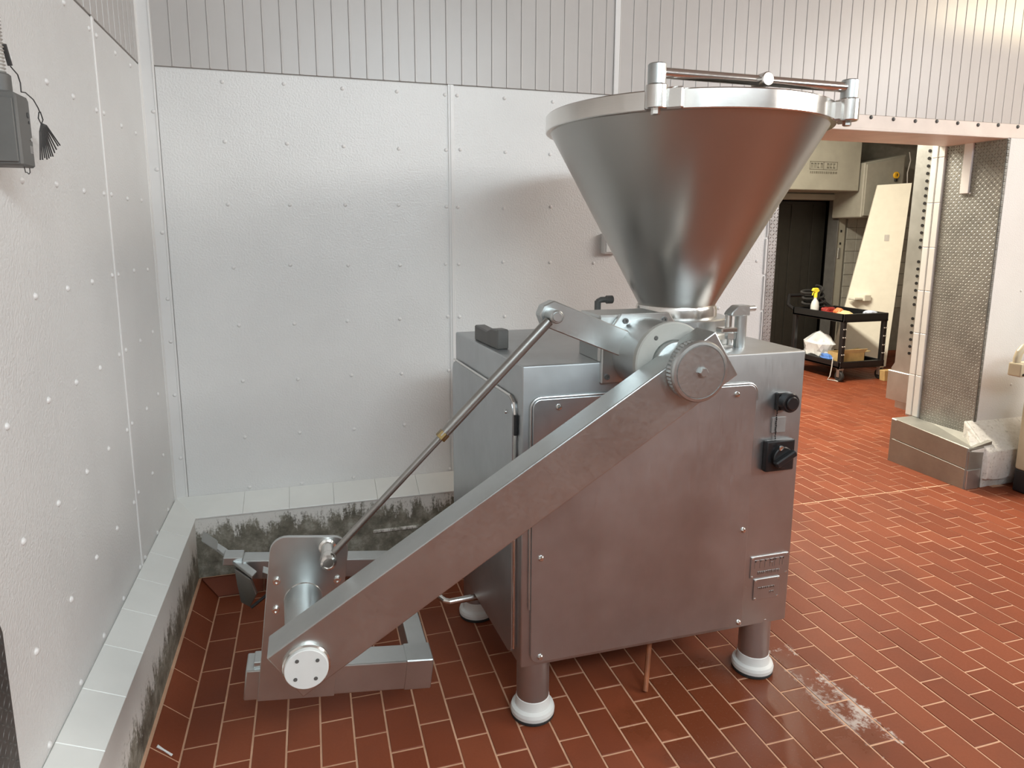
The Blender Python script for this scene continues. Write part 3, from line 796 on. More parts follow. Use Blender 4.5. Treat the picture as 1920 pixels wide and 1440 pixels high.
def lump(name, label, cat, c, s, m, seed):
    random.seed(seed)
    bm = BM(); bmesh.ops.create_icosphere(bm, subdivisions=3, radius=1.0)
    for v in bm.verts:
        n = v.co.normalized(); f = 1+0.16*math.sin(5*n.x+seed)*math.sin(6*n.y+seed*2)+0.1*math.sin(9*n.z+seed)
        v.co = Vector((c[0]+n.x*s[0]*f, c[1]+n.y*s[1]*f, c[2]+max(n.z, -0.75)*s[2]*f))
    return tag(obj(name, bm, m, None, (c[0], c[1], c[2]-s[2]*0.75)), label, cat)
lump('orange_rag', 'orange red crumpled rag on the cart top behind the near edge', 'rag', (5.68, 6.10, 0.725), (0.06, 0.05, 0.06), 'orange', 4)
lump('dark_red_pouch', 'dark red pouch behind the orange rag on the cart top', 'pouch', (5.67, 6.24, 0.725), (0.10, 0.06, 0.055), 'red', 2)
lump('blue_white_cloth', 'pale blue crumpled cloth at the right end of the cart top', 'cloth', (5.97, 5.95, 0.715), (0.09, 0.06, 0.05), 'paleblue', 3)
lump('cream_paper', 'cream crumpled paper at the near corner of the cart top', 'paper', (5.62, 5.94, 0.72), (0.09, 0.07, 0.045), 'cardtop', 5)
lump('plastic_bag', 'pale clear plastic bag heaped on the cart lower shelf', 'bag', (5.66, 6.33, 0.31), (0.12, 0.19, 0.16), 'bag', 6)
lump('blue_pouch', 'blue pouch tucked below the clear bag on the lower shelf', 'pouch', (5.545, 6.08, 0.225), (0.04, 0.08, 0.05), 'blue', 8)
def carton(name, label, lo, hi, m, flap):
    t = thing(name, label, 'box', ((lo[0]+hi[0])/2, (lo[1]+hi[1])/2, lo[2]))
    bm = BM(); w = 0.006
    box(bm, lo, (hi[0], hi[1], lo[2]+w)); box(bm, lo, (lo[0]+w, hi[1], hi[2])); box(bm, (hi[0]-w, lo[1], lo[2]), hi)
    box(bm, lo, (hi[0], lo[1]+w, hi[2])); box(bm, (lo[0], hi[1]-w, lo[2]), hi); obj('carton', bm, m, t, smooth=False)
    bm = BM(); prism(bm, [(lo[0], lo[1], hi[2]), (hi[0], lo[1], hi[2]), (hi[0]+0.02, lo[1]-0.07*flap, hi[2]+0.04), (lo[0]+0.02, lo[1]-0.07*flap, hi[2]+0.04)], (0, 0.004, 0.004)); obj('flap', bm, 'cardtop', t, smooth=False)
    bm = BM(); prism(bm, [(hi[0], lo[1], hi[2]), (hi[0], hi[1], hi[2]), (hi[0]+0.08, hi[1], hi[2]+0.01), (hi[0]+0.08, lo[1], hi[2]+0.01)], (0, 0, 0.004)); obj('flap', bm, 'cardtop', t, smooth=False)
carton('cardboard_box', 'open brown cardboard box on the lower shelf behind the near leg', (5.58, 5.90, 0.172), (5.90, 6.10, 0.30), 'card', 0.2)
bm = BM(); tube(bm, [(5.50, 5.93, 0.26), (5.485, 5.92, 0.15), (5.47, 5.92, 0.05), (5.45, 5.93, 0.012), (5.50, 5.88, 0.008), (5.50, 5.83, 0.007)], 0.006, 6)
tag(obj('string_end', bm, 'boxtop', None, (5.48, 5.9, 0)), 'pale string dangling from the cart lower shelf to the floor', 'string')

# ------------------------------------------------------------------ things on the walls
# grey control box on the left wall
gb = thing('control_box', 'dark grey metal box with trailing wires on the left wall', 'electrical box', (XL, 1.66, 1.74))
GX = XL+0.08
bm = BM(); prism(bm, [(XL, 1.628, 1.735), (GX, 1.628, 1.735), (GX, 1.628, 1.875), (GX-0.006, 1.628, 1.882), (XL, 1.628, 1.884)], (0, 0.068, 0), 0.004); obj('case', bm, 'boxgrey', gb)
bm = BM(); prism(bm, [(XL+0.004, 1.628, 1.742), (GX-0.006, 1.628, 1.742), (GX-0.006, 1.628, 1.868), (XL+0.004, 1.628, 1.872)], (0, -0.004, 0), 0.0015); obj('cover', bm, 'boxgrey', gb)
for y_, z_, r_ in ((1.681, 1.842, 0.006), (1.683, 1.828, 0.003)):
    bm = BM(); cyl(bm, (GX-0.004, y_, z_), (GX+0.001, y_, z_), r_, 12); obj('knockout', bm, 'black', gb)
bm = BM(); cyl(bm, (GX-0.004, 1.683, 1.793), (GX+0.002, 1.683, 1.793), 0.004, 12); obj('screw', bm, 'bright', gb)
bm = BM(); box(bm, (GX-0.004, 1.676, 1.764), (GX+0.0006, 1.69, 1.780), 0.0002); obj('sticker', bm, 'label', gb)
bm = BM(); cyl(bm, (GX-0.035, 1.655, 1.878), (GX-0.035, 1.655, 1.918), 0.021, 24, 0.003); obj('connector', bm, 'boxgrey', gb)
bm = BM(); tube(bm, [(GX-0.010, 1.66, 1.738), (GX-0.010, 1.665, 1.724), (GX-0.010, 1.672, 1.725), (GX-0.010, 1.682, 1.722), (GX-0.010, 1.69, 1.726), (GX-0.010, 1.69, 1.738)], 0.0010, 6); obj('wire_loop', bm, 'wire', gb)
WX = XL+0.045
wb = thing('wire_bundle', 'bundle of thin dark wires looped beside the grey wall box', 'wires', (WX, 1.80, 1.80))
bm = BM(); tube(bm, [(WX, 1.723, 1.946), (WX, 1.756, 1.937), (WX, 1.766, 1.922), (WX, 1.765, 1.903)], 0.0014, 6); obj('feed_wire', bm, 'wire', wb)
bm = BM(); tube(bm, [(WX, 1.765, 1.903), (WX, 1.79, 1.906), (WX, 1.832, 1.899), (WX, 1.855, 1.886), (WX, 1.866, 1.876)], 0.0014, 6); obj('feed_wire', bm, 'wire', wb)
random.seed(11)
for k in range(11):
    f_ = k/10
    e = Vector((WX-0.003+0.0006*k, 1.845+0.125*f_, 1.768+0.052*f_**2+random.uniform(-0.006, 0.004)))
    bm = BM(); tube(bm, [(WX, 1.868, 1.852), (WX, 1.852+0.045*f_, 1.832+0.02*f_), tuple(e)], 0.0017, 5); obj('wire', bm, 'wire', wb)
bm = BM(); tube(bm, [(WX, 1.858, 1.875), (WX, 1.851, 1.861), (WX, 1.866, 1.850), (WX, 1.880, 1.862), (WX, 1.868, 1.878), (WX, 1.858, 1.875)], 0.0014, 6); obj('twist_tie', bm, 'wire', wb)
cd = thing('flexible_conduit', 'pale ribbed flexible conduit running up from the grey wall box', 'conduit', (GX-0.035, 1.655, 1.918))
prof = []
z_ = 0
while z_ < 1.4: prof += [(0.011, z_), (0.0145, z_+0.003), (0.011, z_+0.006)]; z_ += 0.007
bm = BM(); lathe(bm, [(0, 0)]+prof+[(0, 1.4)], (GX-0.035, 1.655, 1.9185), n=16); obj('conduit', bm, 'boxtop', cd)
bm = BM(); tube(bm, [(WX, 1.700, 1.985), (WX, 1.720, 1.948)], 0.005, 8); obj('dark_sleeve', bm, 'wire', cd)
# outlet behind the hopper
ob = thing('wall_outlet', 'small grey outlet box on the back wall half hidden by the hopper', 'outlet', (1.5, YB, 1.5))
bm = BM(); box(bm, (1.45, YB-0.045, 1.497), (1.545, YB, 1.60), 0.004); obj('box', bm, 'trimwhite', ob)
bm = BM(); box(bm, (1.457, YB-0.05, 1.503), (1.538, YB-0.044, 1.594), 0.003); obj('cover_plate', bm, 'galv', ob)
for z_ in (1.53, 1.57):
    bm = BM(); box(bm, (1.485, YB-0.053, z_-0.012), (1.512, YB-0.049, z_+0.012), 0.002); obj('socket', bm, 'darkgrey', ob)
# rust marks as small stubs on the right wall and left wall
bm = BM(); lathe(bm, [(0.008, 0), (0.007, 0.006), (0, 0.008)], (4.335, YB, 1.83), (0, -1, 0), 10)
tag(obj('rusty_anchor', bm, 'rust', None, (4.335, YB, 1.83)), 'small rusty anchor in the wall right of the doorway', 'anchor')

# beige machine cut by the right edge of the frame
gm = thing('beige_machine', 'beige enamelled machine with a side handle at the right edge', 'machine', (4.5, 2.75, 0))
bm = BM(); box(bm, (4.215, 2.50, 0.14), (4.9, 2.97, 0.60), 0.02, seg=3); obj('cabinet', bm, 'beige', gm)
bm = BM(); box(bm, (4.215, 2.49, 0.0), (4.9, 2.965, 0.145), 0.01, seg=2); obj('plinth', bm, 'black', gm)
bm = BM(); box(bm, (3.975, 2.83, 0.77), (4.6, 2.91, 0.85), 0.008, seg=2); box(bm, (4.22, 2.56, 0.59), (4.6, 2.9, 0.95), 0.02, seg=2); obj('head', bm, 'beige', gm)
bm = BM(); tube(bm, [(4.0, 2.88, 0.84), (4.0, 2.88, 0.875), (4.012, 2.88, 0.91), (4.04, 2.88, 0.938), (4.09, 2.88, 0.95), (4.3, 2.88, 0.95)], 0.020, 18); obj('handle', bm, 'beige', gm)
bm = BM(); cyl(bm, (3.995, 2.831, 0.785), (3.995, 2.822, 0.785), 0.008, 12); obj('screw', bm, 'black', gm)

# scrap lying on the sloped edge tiles
bm = BM(); tube(bm, [(-0.508, 2.024, 0.059), (-0.490, 2.022, 0.042), (-0.468, 2.018, 0.0225)], [0.0045, 0.0028, 0.0036], 8)
tag(obj('white_scrap', bm, 'whiteplastic', None, (-0.488, 2.02, 0.04)), 'thin white plastic scrap lying on the sloped red tiles by the left curb', 'scrap')

# ------------------------------------------------------------------ the vacuum filling machine
mc = thing('filling_machine', 'large stainless steel vacuum filling machine with cone hopper and lifting arm', 'machine', (1.1, 2.2, 0))
ZT, ZBm = 1.209, 0.213
FL, FR, BR, BL = (0.599, 1.86), (1.612, 1.86), (1.622, 2.60), (0.553, 2.60)
bm = BM(); prism(bm, [(*FL, ZBm), (*FR, ZBm), (*BR, ZBm), (*BL, ZBm)], (0, 0, ZT-ZBm), 0.007, seg=3); body = obj('body', bm, 'steel_v', mc)
# front panel with proud rim
bm = BM(); prism(bm, round_rect(0.628, 0.231, 1.417, 1.106, 0.028, 1.861), (0, -0.014, 0), 0.003, seg=2); fp = obj('front_panel', bm, 'steel_v', mc)
for x_, z_ in ((0.660, 0.592), (0.661, 0.251), (1.402, 0.245), (1.397, 0.592), (1.340, 1.076), (0.712, 1.078)):
    bm = BM(); lathe(bm, [(0.0095, 0), (0.0095, 0.003), (0.006, 0.0075), (0, 0.009)], (x_, 1.847, z_), (0, -1, 0), 14); obj('screw', bm, 'bright', fp)
# rim beading around the panel's upper edge
bm = BM()
tube(bm, [(0.624, 1.853, 0.42), (0.624, 1.853, 1.076)]+[(0.656-0.032*math.cos(a*PI/12), 1.853, 1.076+0.034*math.sin(a*PI/12)) for a in range(1, 7)]+[(1.385, 1.853, 1.11)]+[(1.385+0.036*math.sin(a*PI/12), 1.853, 1.076+0.034*math.cos(a*PI/12)) for a in range(1, 7)]+[(1.421, 1.853, 1.05)], 0.004, 8)
obj('panel_bead', bm, 'steel', mc)
# side door on the left face
sdir = (Vector((*BL, 0))-Vector((*FL, 0))).normalized(); snor = Vector((-sdir.y, sdir.x, 0)); snor = snor if snor.x < 0 else -snor
def on_side(s, z, out): 
    p = Vector((*FL, 0))+sdir*s+snor*out; return (p.x, p.y, z)
pp = [(p[0], p[2]) for p in round_rect(0.045, 0.232, 0.735, 1.098, 0.04, 0)]
bm = BM(); prism(bm, [on_side(a, b_, -0.002) for a, b_ in pp], tuple(snor*0.018), 0.003, seg=2); sd = obj('side_door', bm, 'steel_v', mc)
bm = BM()
tube(bm, [on_side(0.042, 0.26, 0.008), on_side(0.042, 1.05, 0.008), on_side(0.05, 1.085, 0.008), on_side(0.08, 1.10, 0.008), on_side(0.73, 1.10, 0.008)], 0.0045, 8); obj('door_bead', bm, 'bright', sd)
bm = BM(); a_ = on_side(0.036, 1.01, 0.01); tube(bm, [on_side(0.036, 1.05, 0.008), on_side(0.036, 0.985, 0.008)], 0.006, 8); obj('latch', bm, 'black', sd)
bm = BM(); lathe(bm, [(0.007, 0), (0.005, 0.005), (0, 0.006)], on_side(0.10, 1.045, 0.016), tuple(snor), 10); obj('screw', bm, 'steel', sd)
# legs
for nm, x_, y_ in (('leg', 0.661, 1.918), ('leg', 1.524, 1.914), ('leg', 0.622, 2.545), ('leg', 1.56, 2.545)):
    bm = BM(); cyl(bm, (x_, y_, 0.055), (x_, y_, 0.23), 0.0545, 36, 0.002); lg = obj('leg', bm, 'steel_v', mc)
    bm = BM(); lathe(bm, [(0, 0.010), (0.066, 0.010), (0.0735, 0.014), (0.0745, 0.026), (0.071, 0.036), (0.060, 0.042), (0.058, 0.048), (0.056, 0.072), (0.050, 0.080), (0, 0.080)], (x_, y_, 0), n=40); obj('foot', bm, 'whiteplastic', lg)
    bm = BM(); cyl(bm, (x_, y_, 0.001), (x_, y_, 0.012), 0.073, 32, 0.002); obj('rubber_pad', bm, 'rubber', lg)
# small bracket on top at the left edge
bm = BM(); prism(bm, [(0.580, 2.385, ZT), (0.602, 2.15, ZT), (0.602, 2.15, ZT+0.068), (0.597, 2.21, ZT+0.066), (0.590, 2.25, ZT+0.052), (0.580, 2.385, ZT+0.056)], (0.042, 0.004, 0), 0.004); obj('top_bracket', bm, 'darkgrey', mc)
# drain pipe under the body and side pipe
bm = BM(); tube(bm, [(1.135, 1.99, 0.25), (1.128, 1.975, 0.17), (1.075, 1.90, 0.005)], 0.0095, 10); obj('drain_hose', bm, 'rust', mc)
bm = BM(); tube(bm, [(0.60, 2.335, 0.205), (0.50, 2.333, 0.202), (0.465, 2.333, 0.200), (0.448, 2.345, 0.200), (0.435, 2.375, 0.200), (0.425, 2.45, 0.2)], 0.0125, 14); obj('side_pipe', bm, 'bright', mc)
# controls
bm = BM(); box(bm, (1.500, 1.844, 1.008), (1.556, 1.861, 1.070), 0.003); bt = obj('push_button', bm, 'black', mc)
bm = BM(); cyl(bm, (1.532, 1.846, 1.040), (1.532, 1.815, 1.040), 0.0335, 28, 0.004); cyl(bm, (1.532, 1.816, 1.040), (1.532, 1.808, 1.040), 0.023, 24, 0.004); obj('button_cap', bm, 'black', bt)
bm = BM(); box(bm, (1.492, 1.8555, 0.928), (1.547, 1.861, 0.982), 0.001); tgp = obj('warning_tag', bm, 'label', mc)
bm = BM()
for k in range(20): cyl(bm, (1.506+0.0008*math.sin(k*2), 1.853, 1.008-0.0073*k), (1.506+0.0008*math.sin(k*2), 1.853, 1.008-0.0073*k-0.0055), 0.0022, 6)
o = obj('bead_chain', bm, 'black', mc); o['kind'] = 'stuff'
bm = BM(); box(bm, (1.464, 1.838, 0.795), (1.578, 1.861, 0.905), 0.006, seg=2); ms = obj('main_switch', bm, 'black', mc)
bm = BM(); cyl(bm, (1.521, 1.840, 0.848), (1.521, 1.822, 0.848), 0.038, 28, 0.003); obj('switch_dial', bm, 'black', ms)
bm = BM(); mt = Matrix.Translation((1.521, 1.815, 0.848)) @ Matrix.Rotation(math.radians(-28), 4, 'Y'); box(bm, (-0.043, -0.012, -0.011), (0.043, 0.010, 0.011), 0.004, mt); obj('switch_lever', bm, 'black', ms)
bm = BM(); lathe(bm, [(0.009, 0), (0.009, 0.003), (0.006, 0.004), (0.0055, 0.002), (0, 0.002)], (1.508, 1.8225, 0.884), (0, -1, 0), 14); obj('switch_ring', bm, 'bright', ms)
# name plates with worn raised marks
def plate(x0, z0, x1, z1, rows, seed):
    bm = BM(); box(bm, (x0, 1.8565, z0), (x1, 1.861, z1), 0.0015); p = obj('name_plate', bm, 'steel_v', mc)
    for qx, qz in ((x0+0.007, z0+0.006), (x1-0.007, z0+0.006), (x0+0.007, z1-0.006), (x1-0.007, z1-0.006)):
        b2 = BM(); lathe(b2, [(0.004, 0), (0.003, 0.002), (0, 0.003)], (qx, 1.8565, qz), (0, -1, 0), 8); obj('pin', b2, 'bright', p)
    random.seed(seed); b2 = BM()
    for (a, b_, zl, zh, w) in rows:
        xx = a
        while xx < b_-w*0.5:
            box(b2, (xx, 1.8552, zl), (xx+w*0.22, 1.857, zh)); box(b2, (xx, 1.8552, zh-(zh-zl)*0.2), (xx+w*0.8, 1.857, zh))
            if random.random() < 0.6: box(b2, (xx, 1.8552, (zl+zh)/2-0.001), (xx+w*0.7, 1.857, (zl+zh)/2+0.0015))
            if random.random() < 0.6: box(b2, (xx+w*0.58, 1.8552, zl), (xx+w*0.8, 1.857, zh))
            xx += w
    obj('raised_mark', b2, 'steel', p, smooth=False)
plate(1.446, 0.398, 1.601, 0.479, [(1.462, 1.585, 0.435, 0.465, 0.0205), (1.475, 1.57, 0.410, 0.421, 0.0085)], 5)
plate(1.464, 0.312, 1.571, 0.392, [(1.48, 1.555, 0.352, 0.360, 0.008), (1.53, 1.55, 0.332, 0.340, 0.007)], 6)

# pump housing, mounting block and drum
bm = BM(); box(bm, (0.845, 1.862, ZT-0.004), (1.075, 2.02, 1.352), 0.006); 
obj('mounting_block', bm, 'steel', mc)
HX, HY = 1.336, 2.249
bm = BM(); lathe(bm, [(0, 0), (0.225, 0), (0.230, 0.006), (0.230, 0.022), (0.19, 0.028), (0.187, 0.034), (0.187, 0.082), (0.182, 0.087), (0, 0.087)], (HX, HY, ZT-0.002), n=56); obj('pump_housing', bm, 'steel', mc)
AX, AZ = 0.9925, 1.235
bm = BM(); prism(bm, [(0.850, 1.862, 1.142), (1.135, 1.862, 1.142), (1.135, 1.862, 1.275), (1.075, 1.862, 1.357), (0.910, 1.862, 1.357), (0.850, 1.862, 1.275)], (0, -0.016, 0), 0.003); mp = obj('mounting_plate', bm, 'steel', mc)
for x_, z_ in ((0.868, 1.163), (0.925, 1.335), (1.058, 1.335)):
    bm = BM(); lathe(bm, [(0.009, 0), (0.009, 0.005), (0.004, 0.005), (0.004, 0.002), (0, 0.002)], (x_, 1.846, z_), (0, -1, 0), 12); obj('screw', bm, 'darkgrey', mp)
bm = BM(); cyl(bm, (AX, 1.85, AZ), (AX, 1.70, AZ), 0.109, 64, 0.003); dr = obj('drum', bm, 'steel', mc)
bm = BM(); lathe(bm, [(0.062, 0), (0.113, 0), (0.116, 0.004), (0.116, 0.02), (0.112, 0.024), (0.066, 0.024), (0.062, 0.02)], (AX, 1.70, AZ), (0, -1, 0), 64, closed=True); sr = obj('seal_ring', bm, 'greyplastic', dr)
bm = BM(); lathe(bm, [(0.007, 0), (0.005, 0.002), (0, 0.0022)], (AX-0.055, 1.676, AZ+0.072), (0, -1, 0), 10); obj('screw', bm, 'darkgrey', dr)
bm = BM(); cyl(bm, (AX, 1.71, AZ), (AX, 1.655, AZ), 0.063, 40, 0.002); obj('shaft', bm, 'steel', mc)
# lifting arm
lc, tip, rc, tr = Vector((-0.141, 1.57, 0.583)), Vector((-0.061, 1.57, 0.461)), Vector((1.138, 1.57, 1.211)), Vector((1.059, 1.57, 1.336))
bm = BM(); prism(bm, [lc, tip, rc, tr], (0, 0.095, 0), 0.0035, seg=2); arm = obj('lifting_arm', bm, 'steel', mc)
# knurled knob at the upper pivot
bm = BM(); n = 96; x_, y_, d_ = frame_of((0, -1, 0)); prof = [(0.0, 0), (0.082, 0), (0.082, 0.004), (0.084, 0.006), (0.084, 0.022), (0.0805, 0.026), (0.0845, 0.030), (0.0845, 0.036), (0.081, 0.041), (0.074, 0.042), (0.073, 0.0395), (0.0715, 0.0395), (0.0705, 0.042), (0, 0.042)]
rings = []
for r, h in prof:
    if r == 0: rings.append([bm.verts.new(Vector((AX, 1.57, AZ))+d_*h)])
    else:
        rr = [r-(0.0035 if (0.0835 < r < 0.0843 and k % 2) else 0) for k in range(n)]
        rings.append([bm.verts.new(Vector((AX, 1.57, AZ))+d_*h+(x_*math.cos(2*PI*k/n)+y_*math.sin(2*PI*k/n))*rr[k]) for k in range(n)])
for a, b_ in zip(rings, rings[1:]):
    for k in range(n):
        k2 = (k+1) % n
        if len(a) == 1: bm.faces.new((a[0], b_[k2], b_[k]))
        elif len(b_) == 1: bm.faces.new((a[k], a[k2], b_[0]))
        else: bm.faces.new((a[k], a[k2], b_[k2], b_[k]))
bmesh.ops.recalc_face_normals(bm, faces=bm.faces)
kn = obj('pivot_knob', bm, 'steel', arm)
bm = BM(); cyl(bm, (AX+0.004, 1.53, AZ), (AX+0.004, 1.517, AZ), 0.0135, 6, 0.002); obj('pivot_bolt', bm, 'steel', arm)
# hub at the lower pivot
UX, UZ = -0.049, 0.549
bm = BM(); lathe(bm, [(0.050, 0), (0.0575, 0), (0.0575, 0.008), (0.054, 0.012), (0.050, 0.012)], (UX, 1.571, UZ), (0, -1, 0), 48, closed=True); obj('hub_collar', bm, 'bright', arm)
bm = BM(); cyl(bm, (UX, 1.572, UZ), (UX, 1.549, UZ), 0.0525, 56, 0.002); hc = obj('hub_cap', bm, 'whiteplastic', arm)
for a in (38, 128, 218, 308):
    q = math.radians(a); px, pz = UX+0.034*math.cos(q), UZ+0.034*math.sin(q)
    bm = BM(); lathe(bm, [(0.0048, 0), (0.0048, 0.0012), (0, 0.0012)], (px, 1.549, pz), (0, -1, 0), 14); obj('cap_hole', bm, 'darkgrey', hc)
bm = BM(); cyl(bm, (UX, 1.66, UZ), (UX-0.008, 1.868, UZ+0.008), 0.0535, 48, 0.001); pt = obj('pivot_tube', bm, 'steel', mc)
bm = BM(); lathe(bm, [(0.053, 0), (0.057, 0), (0.053, 0.006)], (UX-0.008, 1.866, UZ+0.008), (0, -1, 0), 40); obj('weld_bead', bm, 'bright', pt)
# upright plate and fork frame, hanging slightly tilted
TILT = math.radians(7.1)
O = Vector((0.308, 1.875, 0.195)); ex = Vector((-math.cos(TILT), 0, math.sin(TILT))); ez = Vector((math.sin(TILT), 0, math.cos(TILT)))
FM = Matrix(((ex.x, 0, ez.x, O.x), (0, 1, 0, O.y), (ex.z, 0, ez.z, O.z), (0, 0, 0, 1)))   # local x to the left, z up
bm = BM(); p_ = [(p[0], p[1], p[2]) for p in round_rect(0.295, 0.004, 0.511, 0.507, 0.045, -0.012, 6)]
# square lower corners
p_ = [(0.295, -0.012, 0.004)]+[q for q in p_ if q[2] > 0.2]+[(0.511, -0.012, 0.004)]
p_ = [(0.295, -0.012, 0.004)]+[q for q in round_rect(0.295, 0.004, 0.511, 0.507, 0.045, -0.012, 6) if q[2] > 0.2][::-1][::1]+[(0.511, -0.012, 0.004)] if False else p_
ptop = arc((0.511-0.045, -0.012, 0.507-0.045), 0.045, 0, PI/2, 6)+arc((0.295+0.045, -0.012, 0.507-0.045), 0.045, PI/2, PI, 6)
bm = BM(); prism(bm, [(0.511, -0.012, 0.004)]+ptop+[(0.295, -0.012, 0.004)], (0, 0.012, 0), 0.0015, FM); up = obj('upright_plate', bm, 'steel', mc)
for a, b_ in ((0.485, 0.375), (0.481, 0.287), (0.318, 0.375), (0.318, 0.287)):
    bm = BM(); c = FM @ Vector((a, -0.012, b_)); lathe(bm, [(0.011, 0), (0.011, 0.002), (0.0085, 0.002), (0.0085, 0.008), (0.0045, 0.008), (0.0045, 0.004), (0, 0.004)], c, (0, -1, 0), 12); obj('bolt', bm, 'bright', up)
bm = BM(); box(bm, (0.0, 0, 0.0), (0.55, 0.09, 0.094), 0.004, FM, 2)
box(bm, (0.0, -0.002, -0.002), (0.085, 0.092, 0.097), 0.003, FM)
ff = obj('fork_frame', bm, 'steel', mc)
bm = BM(); box(bm, (0.004, 0.085, 0.015), (0.066, 0.76, 0.09), 0.004, FM, 2); obj('side_tube', bm, 'steel', ff)
bm = BM(); box(bm, (0.02, 0.70, 0.008), (0.62, 0.775, 0.088), 0.006, FM, 2); obj('rear_tube', bm, 'steel', ff)
bm = BM(); box(bm, (0.5085, 0.012, 0.09), (0.53, 0.07, 0.112), 0.002, FM); obj('stop_block', bm, 'steel', ff)
# catch hardware at the rear tube's left end
def fp_(x_, y_, z_): return FM @ Vector((x_, y_, z_))
bm = BM(); prism(bm, [fp_(0.575, 0.60, 0.062), fp_(0.70, 0.78, 0.070), fp_(0.79, 0.90, 0.078), fp_(0.785, 0.93, 0.080), fp_(0.69, 0.82, 0.072), fp_(0.56, 0.64, 0.062)], tuple(ez*0.012), 0.002)
hk = obj('catch_lever', bm, 'steel', ff)
bm = BM(); box(bm, (0.618, 0.715, 0.060), (0.69, 0.785, 0.092), 0.003, FM); obj('end_lug', bm, 'steel', ff)
bm = BM(); prism(bm, [fp_(0.725, 0.80, 0.082), fp_(0.79, 0.88, 0.086), fp_(0.79, 0.91, 0.116), fp_(0.725, 0.83, 0.110)], (0.006, -0.008, 0), 0.002); obj('lever_tip', bm, 'steel', ff)
bm = BM(); prism(bm, [fp_(0.645, 0.69, 0.06), fp_(0.58, 0.60, 0.06), fp_(0.555, 0.60, 0.0), fp_(0.575, 0.61, -0.055), fp_(0.61, 0.63, -0.045), fp_(0.63, 0.68, 0.0)], (0.004, 0.016, 0), 0.002); obj('catch_plate', bm, 'rod', ff)
bm = BM(); tube(bm, [fp_(0.57, 0.58, -0.04), fp_(0.50, 0.62, 0.005), fp_(0.45, 0.64, 0.02)], 0.006, 8); obj('return_spring', bm, 'black', ff)
bm = BM(); prism(bm, [fp_(0.54, 0.60, 0.09), fp_(0.47, 0.55, 0.09), fp_(0.47, 0.56, 0.07), fp_(0.54, 0.61, 0.06)], (0.0, 0.05, 0.0), 0.002); obj('corner_gusset', bm, 'steel', ff)
# crank arm and gas strut
ca = Vector((math.cos(math.radians(157.7)), 0, math.sin(math.radians(157.7)))); cb_ = Vector((ca.z, 0, -ca.x))
A0 = Vector((AX, 1.80, AZ))
def cp(s, t): return A0+ca*s+cb_*t
hw = 0.040
bm = BM(); prism(bm, [cp(0.0, -hw), cp(0.36, -hw), cp(0.385, -hw+0.026), cp(0.385, hw-0.026), cp(0.36, hw), cp(0.0, hw)], (0, 0.042, 0), 0.003); obj('crank_arm', bm, 'steel', mc)
ST, SB = Vector((0.664, 1.775, 1.368)), Vector((0.0225, 1.775, 0.726))
sdv = (ST-SB).normalized()
SN = SB+sdv*((0.339-0.0225)/sdv.x)
bm = BM(); cyl(bm, SN-sdv*0.004, ST-sdv*0.02, 0.0145, 24, 0.001); gs = obj('gas_strut', bm, 'rod', mc)
bm = BM(); cyl(bm, SB+sdv*0.012, SN, 0.0095, 20, 0.001); obj('strut_rod', bm, 'rod', gs)
bm = BM(); cyl(bm, SN-sdv*0.012, SN+sdv*0.010, 0.0165, 6, 0.001); obj('strut_nut', bm, 'brass', gs)
bm = BM(); cyl(bm, ST+Vector((0, 0.03, 0)), ST-Vector((0, 0.03, 0)), 0.0195, 28, 0.003); cyl(bm, ST+Vector((0, -0.03, 0)), ST+Vector((0, -0.034, 0)), 0.0135, 24, 0.001); obj('top_pin', bm, 'steel', gs)
PB = Vector((0.0155, 1.775, 0.714))
bm = BM(); lathe(bm, [(0.024, 0), (0.024, 0.012), (0.0185, 0.016), (0.0185, 0.072), (0.0205, 0.074), (0.0225, 0.080), (0.0225, 0.104), (0.0205, 0.110), (0.015, 0.112), (0.014, 0.108), (0, 0.108)], (PB.x, 1.866, PB.z), (0, -1, 0), 32); obj('lower_pin', bm, 'bright', gs)
# hopper
ZN, ZR0, ZR1, RR = 1.335, 1.962, 2.021, 0.503
bm = BM(); lathe(bm, [(0.146, ZN-0.045), (0.150, ZN-0.043), (0.150, ZN-0.012), (0.146, ZN), (0.138, ZN), (0.138, ZN-0.045)], (HX, HY, 0), n=64, closed=True); obj('hopper_neck', bm, 'bright', mc)
bm = BM(); lathe(bm, [(0.140, ZN-0.004), (0.147, ZN+0.012), (0.487, ZR0+0.005), (0.483, ZR0+0.008), (0.142, ZN+0.014), (0.135, ZN-0.004)], (HX, HY, 0), n=128, closed=True); hp_ = obj('hopper_cone', bm, 'cone', mc)
bm = BM(); lathe(bm, [(0.484, ZR0), (RR-0.002, ZR0), (RR, ZR0+0.003), (RR, ZR1-0.004), (RR-0.004, ZR1), (0.470, ZR1), (0.468, ZR1-0.004), (0.474, ZR0+0.004)], (HX, HY, 0), n=128, closed=True); obj('hopper_rim', bm, 'bright', mc)
cl_pts = []
